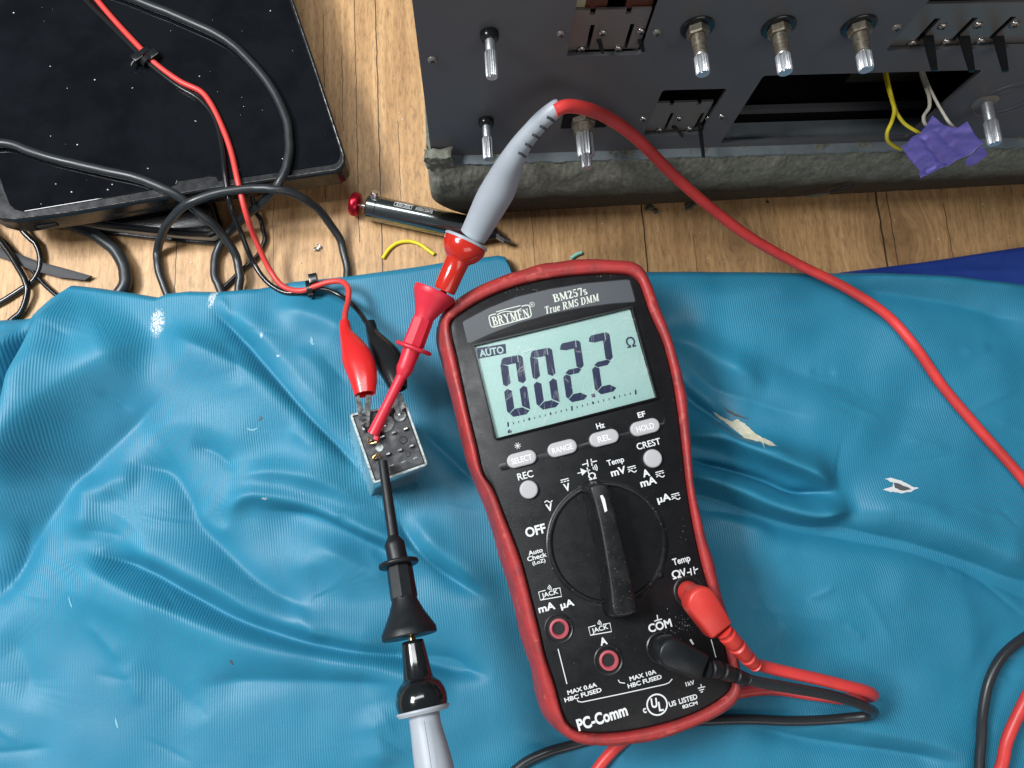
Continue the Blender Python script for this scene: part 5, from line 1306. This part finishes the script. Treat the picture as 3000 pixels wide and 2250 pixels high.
wire([(2700, 150, YP + 17), (2706, 210, YP + 9), (2720, 250, YP + 3), (2742, 295, YP - 3), (2765, 335, YP - 8), (2780, 358, YP - 11), (2800, 378, YP - 12)], .5, M['white_wire'])

# foam block under the amplifier
def foam_geo():
    fx0, fx1 = -12.6, 268.0
    # cross-section in (y, z), front bottom -> front top -> back top -> back bottom
    yf = 130.4
    sec = [(yf + 2.0, 0.2), (yf + .4, 1.5), (yf - 1.2, 6), (yf - 3.0, 14), (yf - 4.5, 22), (yf - 5.6, 29), (yf - 5.8, 34), (yf - 4.9, 39), (yf - 3.0, 43.4), (yf - 1.0, 46.2), (yf + 2.2, 46.9), (yf + 6, 46.4), (yf + 30, 46.2), (yf + 95, 46.2)]
    S = np.array(catmull([(a, b, 0) for a, b in sec], 5))[:, :2]
    nx_ = 620; xs_ = np.linspace(0, 1, nx_); V = []; m_ = len(S)
    for i, u in enumerate(xs_):
        for j, (y, z) in enumerate(S):
            # left end: rounded vertically and tucked in towards the floor
            x0 = fx0 + 11.5 * max(0, 1 - z / 24.0) ** 1.3 + .8
            x = x0 + (fx1 - x0) * (u ** 1.15)
            e = min((x - x0) / 4.5, 1.0); pull = (1 - math.sqrt(max(0, 1 - (1 - e) ** 2))) * 4
            yy = y + pull + (x - 18) * .0185 * max(0, 1 - z / 60) 
            nA = noise.noise(Vector((x * .16, z * .2, y * .1))); nB = noise.noise(Vector((x * .6, z * .7, y * .5 + 7))); nC = noise.noise(Vector((x * 1.5, z * 1.6, y * 1.2 + 3)))
            k = min(1, max(.25, (z - 14) / 14)) if z > 14 else .25
            if y < yf + 5: dy = -(nA * .6 + nB * .22 + nC * .1) * k; dz = (nA * .4 + nB * .4 + nC * .2) * (1 if z > 38 else 0)
            else: dy = 0; dz = (nB * .4) if y < yf + 12 else 0
            if z > 40 and y < yf + 9: dz += .9 * max(0, nA) 
            V.append((x, yy + dy, max(z + dz - (.0 if x < 0 else (x) * .0), 0.1)))
    Fc = [[i * m_ + j, (i + 1) * m_ + j, (i + 1) * m_ + j + 1, i * m_ + j + 1] for i in range(nx_ - 1) for j in range(m_ - 1)]
    Fc.append([j for j in range(m_)])
    return V, Fc
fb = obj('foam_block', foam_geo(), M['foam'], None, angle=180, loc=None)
tag(fb, 'crumbling grey-green foam rail along the foot of the dark amplifier front', 'foam block')
# corner stub left of the lip
c = pp((1292, 440)); 
bm = bmesh.new(); bmesh.ops.create_cube(bm, size=1); bmesh.ops.subdivide_edges(bm, edges=bm.edges[:], cuts=12, use_grid_fill=True)
V = []
for v in bm.verts:
    x = c[0] - 1.0 + v.co.x * 9.6; y = YP - 2.2 + v.co.y * 3.6; z = 49.6 + v.co.z * 8.0
    n_ = Vector((noise.noise(Vector((x, y, z)) * .4), noise.noise(Vector((x, y, z)) * .45 + Vector((5, 0, 0))), noise.noise(Vector((x, y, z)) * .5 + Vector((0, 9, 0)))))
    V.append((x + n_.x * .9, min(y + n_.y * .9, YP - .05), z + n_.z * 1.0))
Fc = [[v.index for v in f.verts] for f in bm.faces]; bm.free()
obj('corner_stub', (V, Fc), M['foam'], fb, angle=80)
obj('tear', tube([(152.0, 125.2, 22), (154.5, 124.2, 26), (157, 123.9, 30)], [.3, 1.0, .3], 8), M['hole'], fb)
obj('torn_flake', tube([(144, 126.8, 14.5), (148, 125.8, 17.5), (152, 125.0, 20.5)], [.2, .9, .4], 8, shape=(1, .4)), M['foam_crumb'], fb)
for i, (px, r) in enumerate([((1908, 608), 2.1), ((1922, 618), 1.7), ((2020, 604), 1.9), ((2032, 598), 1.4), ((1895, 612), 1.1), ((2014, 612), 1.0), ((2250, 592), .9)]):
    p = at(*px, r * .5); tag(obj('foam_crumb', blob((p[0], p[1], r * .4), r * .72, i, .45, 2, .8), M['foam_crumb'], None, angle=20), 'grey-green foam crumb fallen at the foot of the foam rail', 'crumb', 'foam crumbs in front of the rail')

# violet tape holding the wire ends
tp = [P5(*q) for q in [(885, 490), (1000, 395), (1100, 330), (1150, 240), (1190, 180), (1222, 142), (1290, 190), (1350, 238), (1420, 262), (1500, 272), (1560, 240), (1602, 214), (1660, 300), (1715, 390), (1778, 432), (1720, 480), (1640, 545), (1500, 620), (1390, 680), (1240, 745), (1092, 815), (1078, 760), (1076, 708), (1020, 640), (950, 570)]]
def sheet(px, yfun, cuts=5):
    P = [pv(a, b, yfun(a, b)) for a, b in px]
    t = tessellate_polygon([[Vector((p[0], p[2], 0)) for p in P]]); bm = bmesh.new(); vs = [bm.verts.new(p) for p in P]
    for f in t:
        try: bm.faces.new([vs[i] for i in f])
        except ValueError: pass
    for _ in range(cuts):
        L = np.mean([e.calc_length() for e in bm.edges])
        bmesh.ops.subdivide_edges(bm, edges=[e for e in bm.edges if e.calc_length() > .55], cuts=1); bmesh.ops.triangulate(bm, faces=bm.faces[:])
    for v in bm.verts:
        c = v.co; n_ = noise.noise(Vector((c.x * .16 + c.z * .12, c.z * .2, 1))) * .8 + noise.noise(Vector((c.x * .45, c.z * .3 + c.x * .3, 4))) * .15
        # pressed creases over the wires
        for (ax_, az_), (bx_, bz_), am, w in CR:
            d = Vector((bx_ - ax_, bz_ - az_)); r_ = Vector((c.x - ax_, c.z - az_)); t_ = max(0, min(1, r_.dot(d) / d.length_squared)); q_ = (r_ - d * t_).length
            n_ += am * math.exp(-(q_ / w) ** 2)
        v.co.y = c.y - n_
    bmesh.ops.recalc_face_normals(bm, faces=bm.faces[:])
    V = [np.array(v.co) for v in bm.verts]; Fc = [[v.index for v in f.verts] for f in bm.faces]
    N_ = [np.array(v.normal) for v in bm.verts]; n = len(V)
    V2 = V + [v - nn_ * .12 for v, nn_ in zip(V, N_)]; F2 = Fc + [[i + n for i in f][::-1] for f in Fc]
    be = [e for e in bm.edges if e.is_boundary]
    for e in be: F2.append([e.verts[0].index, e.verts[1].index, e.verts[1].index + n, e.verts[0].index + n])
    bm.free(); return V2, F2
def cr(a, b, am, w): p, q = pv(*P5(*a), YP - 13), pv(*P5(*b), YP - 13); return ((p[0], p[2]), (q[0], q[2]), am, w)
CR = [cr((1130, 350), (1300, 560), 1.1, .9), (cr((880, 500), (1080, 640), 1.0, .8)), cr((1110, 690), (1340, 610), -1.2, .6), cr((1150, 660), (1230, 625), 1.0, .7), cr((1270, 280), (1420, 420), .8, 1.2), cr((1440, 640), (1700, 470), .7, 1.0)]
tape = obj('masking_tape', sheet(tp, lambda a, b: YP - 13.2 - (b - 370) * .02), M['tape'], None, angle=180)
tag(tape, 'crumpled piece of violet masking tape folded over the yellow and white wire ends', 'tape')
CR = []
fl_ = [P5(*q) for q in [(1775, 470), (1800, 520), (1820, 572), (1760, 610), (1690, 655), (1620, 690), (1570, 655), (1600, 600), (1660, 560), (1720, 490)]]
obj('folded_flap', sheet(fl_, lambda a, b: YP - 9.8, 4), M['tape'], tape, angle=180)

# ------------------------------------------------------------------ tablet and folio
ZA = 26.0
tb = [(860, -6), (935, 215), (1006, 430), (1014, 455), (1012, 478), (1000, 494), (985, 503), (600, 560), (200, 628), (40, 648), (5, 646), (-30, 636), (-52, 610), (-62, 570), (-190, 10), (-260, -300), (-250, -340), (-225, -360), (700, -520), (730, -505)]
tq = np.array([at(a, b, ZA) for a, b in tb])
tcn = tq.mean(0)
tab = thing('tablet', 'black glass tablet lying face up across the top left corner, dusted with white specks', 'tablet', (tcn[0], tcn[1], 13.5))
def tr(d, z): q = inset(tq, d); q[:, 2] = z; return q
if poly_area(tq) < 0: tq = tq[::-1]
obj('case', loft([tr(1.6, 14.5), tr(.5, 15.0), tr(.05, 16.2), tr(0, 20), tr(0, 24.6), tr(.3, 25.6), tr(.9, 26.0), tr(1.2, 26.0)]), M['tablet_frame'], tab, angle=8)
sc_ = [(846, 0), (924, 222), (990, 420), (997, 447), (994, 466), (984, 476), (968, 482), (640, 530), (632, 518), (615, 516), (520, 530), (516, 540), (500, 546), (300, 582), (72, 620), (45, 614), (28, 600), (12, 560), (-170, 0), (-235, -290), (-220, -325), (680, -500)]
sq_ = np.array([at(a, b, 26.3) for a, b in sc_]); 
if poly_area(sq_) < 0: sq_ = sq_[::-1]
def sr(d, z): q = inset(sq_, d); q[:, 2] = z; return q
obj('screen_glass', loft([sr(0, 25.6), sr(0, 26.15), sr(.12, 26.3), sr(.3, 26.34)]), M['tablet'], tab, False)
obj('bezel_groove', loft([inset(tq, .9) * np.array([1, 1, 0]) + np.array([0, 0, 26.03]), inset(tq, 1.05) * np.array([1, 1, 0]) + np.array([0, 0, 26.12]), inset(tq, 1.25) * np.array([1, 1, 0]) + np.array([0, 0, 26.03])], False, False), M['steel'], tab)
for a, b, za in (((330, 625), (540, 586), 20), ((110, 658), (165, 650), 20), ((760, 547), (905, 521), 20)):
    p = at(*a, za); q = at(*b, za); d = (q - p) / np.linalg.norm(q - p); n_ = np.array([d[1], -d[0], 0]); n_ = n_ if n_[1] < 0 else -n_
    # push on to the side wall
    e0 = at(600, 560, ZA); e1 = at(200, 628, ZA); ed = (e1 - e0) / np.linalg.norm(e1 - e0); nn_ = np.array([ed[1], -ed[0], 0]); nn_ = nn_ if nn_[1] < 0 else -nn_
    def onwall(p): return p + nn_ * (((e0 - p) @ nn_) + .03)
    P = [onwall(p), onwall(q)]; V = []
    for z in (18.4, 20.4):
        for c in P: V.append((c[0], c[1], z))
    V += [(v[0] - nn_[0] * .6, v[1] - nn_[1] * .6, v[2]) for v in V]
    obj('side_slot', (V, [[0, 1, 3, 2], [4, 6, 7, 5], [0, 4, 5, 1], [1, 5, 7, 3], [3, 7, 6, 2], [2, 6, 4, 0]]), M['hole'], tab, False)
fo = [(-80, 620), (250, 655), (430, 676), (560, 688), (610, 690), (628, 682), (634, 664), (628, 640), (560, 420), (300, 400), (-80, 420)]
fq = np.array([at(a, b, 11.0) for a, b in fo]); 
if poly_area(fq) < 0: fq = fq[::-1]
fol = thing('folio_case', 'glossy black folio with a cream edge band lying under the tablet', 'folio case', (fq.mean(0)[0], fq.mean(0)[1], 0))
def fr2(d, z): q = inset(fq, d); q[:, 2] = z; return q
obj('bottom_cover', loft([fr2(.8, .2), fr2(0, .8), fr2(-.3, 1.6), fr2(-.3, 2.6), fr2(.2, 3.0)]), M['leather'], fol)
obj('side_band', loft([fr2(1.0, 3.0), fr2(.7, 4), fr2(.7, 8.0), fr2(1.0, 8.6)]), M['page'], fol)
obj('top_cover', loft([fr2(.3, 8.6), fr2(-.2, 9.0), fr2(-.3, 9.8), fr2(.1, 10.8), fr2(.8, 11.4), fr2(1.4, 11.2), fr2(1.8, 11.5), fr2(3, 11.6)]), M['leather'], fol, angle=25)

# ------------------------------------------------------------------ loose cables at the left
def loose(pts, r, m_, name, label_, group=None, cat='cable', n=12):
    P = np.array(catmull([at(*q) for q in pts], n)); sd = sum(pts[1][:2])
    P = P + np.array([[noise.noise(Vector((i * .09, sd, k * 5.0))) * (.55, .55, 0)[k] + noise.noise(Vector((i * .3, sd, k * 7.0))) * (.12, .12, 0)[k] for k in range(3)] for i in range(len(P))])
    return tag(obj(name, tube(P, r, 18), m_, None), label_, cat, group)
g = 'black cables coiled between tablet and cloth'
loose([(-120, 440, 28), (0, 420, 28), (100, 447, 28), (250, 488, 28), (400, 522, 28), (500, 564, 27), (600, 634, 20), (655, 690, 12), (690, 750, 6), (703, 800, 5), (700, 850, 4), (690, 900, 3)], 1.72, M['black_rubber'], 'cable', 'dark cable crossing the lower left of the tablet and curving down under the cloth', g)
loose([(200, -60, 28), (330, -25, 28), (420, 8, 28.2), (520, 48, 28.2), (640, 105, 28.2), (730, 175, 28.2), (800, 268, 28.2), (838, 350, 28.2), (848, 430, 28.2), (838, 490, 28.6), (815, 540, 28), (770, 592, 20), (705, 646, 9), (645, 718, 3), (628, 780, 2.5), (634, 825, 2.5), (655, 870, 2)], 1.72, M['black_rubber'], 'cable', 'dark cable arcing over the right half of the tablet and looping under the cloth', g)
loose([(505, 900, 2), (478, 830, 2.2), (463, 780, 2.5), (461, 735, 3), (474, 690, 10), (500, 642, 19), (550, 598, 26.5), (640, 566, 28), (740, 553, 28), (820, 556, 28), (895, 585, 22), (958, 645, 11), (998, 705, 4), (1012, 760, 2.5), (1016, 830, 2.2), (1015, 880, 2)], 1.68, M['black_rubber'], 'cable', 'dark cable arching high between the tablet edge and the cloth, rightmost of the loops', g)
loose([(735, 560, 9), (748, 618, 4), (768, 655, 2), (775, 700, 1.5), (755, 748, 1.4), (710, 790, 1.4), (660, 840, 1.4), (600, 900, 1.4)], .95, M['black_gloss'], 'thin_cable', 'thin glossy black cable lying on the wood behind the red wire', g)
loose([(60, 640, 4), (170, 652, 4), (235, 668, 4), (300, 702, 4), (345, 742, 4), (366, 790, 4), (366, 830, 4), (345, 870, 3.5), (300, 920, 3)], 2.55, M['black_rubber'], 'thick_cable', 'thickest black cable bending out from under the tablet and into the cloth', g)
g2 = 'thin black cables at the left edge'
loose([(-60, 640, 5), (0, 706, 4.2), (40, 762, 3.8), (72, 820, 3.6), (80, 862, 3.2), (62, 910, 2.2), (20, 950, 1.5)], 1.2, M['black_gloss'], 'thin_cable', 'glossy black cable with a bright streak at the left edge, uppermost of the tangle', g2)
loose([(20, 620, 6), (70, 680, 4), (108, 720, 2.8), (118, 765, 2.2), (105, 812, 1.8), (60, 850, 1.4), (0, 885, 1.4), (-60, 915, 1.4)], 1.15, M['black_gloss'], 'thin_cable', 'thin black cable curling right then back to the left edge below the flat strap', g2)
loose([(-60, 660, 3), (10, 705, 2), (55, 752, 1.4), (110, 808, 1.3), (170, 872, 1.3), (215, 920, 1.3)], .95, M['black_gloss'], 'thin_cable', 'thin straight black cable running from the left edge down under the cloth corner', g2)
sp_ = [(-60, 700), (0, 724), (50, 742), (110, 765), (190, 786), (268, 808), (247, 821), (170, 812), (90, 790), (0, 754), (-60, 735)]
q = [at(a, b, 2.4) for a, b in sp_]
tag(obj('flat_strap', slab(q, 1.4, 2.4, .1), M['strap'], None), 'dull black flat strap with a slanted cut end lying on the wood at left', 'strap')

# ------------------------------------------------------------------ desoldering pump
r0 = 5.3
a = at(1076, 606, r0); b = at(1400, 676, r0); d = (b - a) / np.linalg.norm(b - a); L = np.linalg.norm(b - a); zc = np.array([0, 0, r0])
pump = thing('desoldering_pump', 'steel desoldering pump with red plunger knob and white lettering lying on the wood', 'desoldering pump', (a + b) / 2 * np.array([1, 1, 0]))
def on(t): return a + d * t
obj('barrel', lathe(on(0), on(L), [(0, r0 * .9), (.01, r0), (.085, r0), (.088, r0 * .975), (.092, r0), (.97, r0), (1, r0 * .93)], 64), M['dark_steel'], pump, angle=30)
obj('plunger_rod', lathe(on(-6), on(0), [(0, .8), (1, .8)], 16), M['steel'], pump)
R = rmm(a, 35)
obj('plunger_knob', lathe(on(-7.2), on(-2.4), [(0, R * .75), (.12, R * .93), (.3, R), (.62, R), (.8, R * .9), (.9, R * .62), (.92, R * .4)], 48), M['anod_red'], pump, angle=40)
u = np.array([0, .62, .78]); u = u - d * (u @ d); u /= np.linalg.norm(u)
obj('release_button', lathe(on(3.0) + u * (r0 - .5), on(3.0) + u * (r0 + 2.4), [(0, 1.75), (.85, 1.75), (1, 1.5), (1, .1)], 28), M['steel'], pump)
obj('nose_cone', lathe(on(L), on(L + 8), [(0, r0 * .93), (.15, r0 * .9), (.8, r0 * .45), (1, r0 * .36)], 40), M['black_matte'], pump)
e = on(L + 8); obj('nozzle', lathe(e, at(1478, 704, 4.6), [(-.3, 1.5), (0, 1.5), (.6, 1.3), (1, 1.15)], 24), M['steel'], pump)
f_ = at(1478, 704, 4.6); obj('nozzle_sleeve', lathe(f_, at(1494, 708, 4.6), [(0, 1.2), (1, 1.1), (1, .6)], 20), M['strap'], pump)
side = np.cross(d, [0, 0, 1.0]); side /= np.linalg.norm(side)      # towards the viewer
def wrap(geo, t0, t1, phi, hgt):
    """lettering wrapped on the barrel, read upside down as in the photo"""
    V = np.array(geo[0]); lo, hi = V.min(0), V.max(0); O = []
    for v in V:
        x = (v[0] - lo[0]) / (hi[0] - lo[0]); y = (v[1] - (lo[1] + hi[1]) / 2) / (hi[1] - lo[1])
        t = t1 + (t0 - t1) * x; an = phi + y * hgt / r0          # upside down: top of the letters faces the viewer
        O.append(on(t) + (r0 + .04) * (math.cos(an) * side + math.sin(an) * np.array([0, 0, 1.0])))
    return O, geo[1]
obj('pump_lettering', join(wrap(text_geo('ENGINEER', .03), 20.7, 28.0, math.radians(110), 1.7), wrap(text_geo('SOLDER SUCKER', .012), 21.8, 29.6, math.radians(127), .8),
    wrap(text_geo('SS-03', .03), 12.7, 18.4, math.radians(110), 1.3), wrap(text_geo('ENGINEER INC.', .012), 12.4, 19.6, math.radians(126), .8)), M['white_print'], pump, False)
def strip_on(t0, t1, p0, p1, w=.22):
    V = []; 
    for t, p_ in ((t0, p0), (t1, p0), (t1, p1), (t0, p1)): V.append((t, p_))
    g_ = []
    for i in range(4):
        (ta, pa), (tb_, pb) = V[i], V[(i + 1) % 4]; n_ = 6
        P = [on(ta + (tb_ - ta) * k / n_) + (r0 + .05) * (math.cos(pa + (pb - pa) * k / n_) * side + math.sin(pa + (pb - pa) * k / n_) * np.array([0, 0, 1.0])) for k in range(n_ + 1)]
        g_.append(tube(P, w / 2, 4))
    return join(*g_)
obj('lettering_frame', strip_on(11.9, 19.2, math.radians(100), math.radians(120)), M['white_print'], pump, False)

# ------------------------------------------------------------------ offcuts and debris
tag(obj('wire_offcut', tube(catmull([at(1121, 757, .9), at(1140, 730, .9), at(1165, 712, .9), at(1200, 707, .9), at(1232, 717, .9), at(1256, 734, .9), at(1272, 745, .9)], 8), .78, 12), M['yellow'], None), 'curved yellow wire offcut lying on the wood below the pump', 'wire offcut')
tag(obj('wire_offcut', tube([at(1672, 757, .9), at(1690, 745, .9), at(1704, 740, .9)], .75, 12), M['cyan'], None), 'short mint green wire offcut peeking out above the red meter holster', 'wire offcut')
p = at(930, 726, .8); sb = join(blob((p[0] - .5, p[1] - .6, .7), 1.0, 3, .5), blob((p[0] + .8, p[1] + .5, .8), .8, 9, .5), blob((p[0] + .2, p[1] + 1.2, .6), .6, 4, .5))
tag(obj('solder_blob', sb, M['steel'], None, angle=25), 'shiny crumb of solder on the wood left of the yellow offcut', 'solder crumb')
dust = []
def inside_floor(px, py): return True
spots = [(1222, 722), (1208, 787), (1160, 720), (1285, 570), (1218, 569), (1115, 748), (1260, 563), (1150, 523), (2052, 682), (2118, 768), (2878, 598), (2620, 645), (2955, 690), (1928, 670), (1765, 655), (1548, 720), (1586, 624), (1700, 700), (1960, 755), (2075, 755), (970, 260), (1010, 520), (880, 770), (1040, 690), (560, 770), (1155, 230), (1170, 330), (1180, 350), (2470, 690), (2750, 700)]
for i, s_ in enumerate(spots):
    p = at(*s_, .2); dust.append(blob((p[0], p[1], .2), random.uniform(.22, .5), i, .6, 1, .6))
tbp = np.array([(-40, 0), (880, 0), (1000, 450), (30, 620)])
for i in range(38):
    a_, b_ = random.random(), random.random(); x = (1 - b_) * (0 + a_ * 840) + b_ * (20 + a_ * 960); y = b_ * (610 - 130 * a_) + 5
    p = at(x, y, 26.45); r_ = random.choice([.10, .12, .14, .18, .3]); dust.append(blob((p[0], p[1], 26.42), r_, i, .6, 1, .5))
do = obj('dust_specks', join(*dust), M['crumb'], None, angle=20); tag(do, 'pale dust specks scattered over the tablet and the wood', kind='stuff')
md = []
for (cx, cy, rx, ry, n_) in ((2050, 1790, 30, 60, 30), (2000, 1830, 60, 45, 45), (1955, 1880, 40, 30, 25), (1740, 1430, 40, 12, 10), (1650, 1330, 25, 40, 8), (1420, 950, 50, 20, 10), (1560, 850, 90, 8, 14), (1760, 810, 80, 6, 12), (2000, 1560, 10, 100, 8)):
    for k in range(n_):
        x = cx + random.gauss(0, rx * .5); y = cy + random.gauss(0, ry * .5); p = at(x, y, 44.1); md.append(blob((p[0], p[1], 44.1), random.choice([.07, .09, .12, .16]), k, .6, 1, .5))
obj('lint', join(*md), mat('grey_lint', (.30, .30, .27), .8), meter, angle=20)
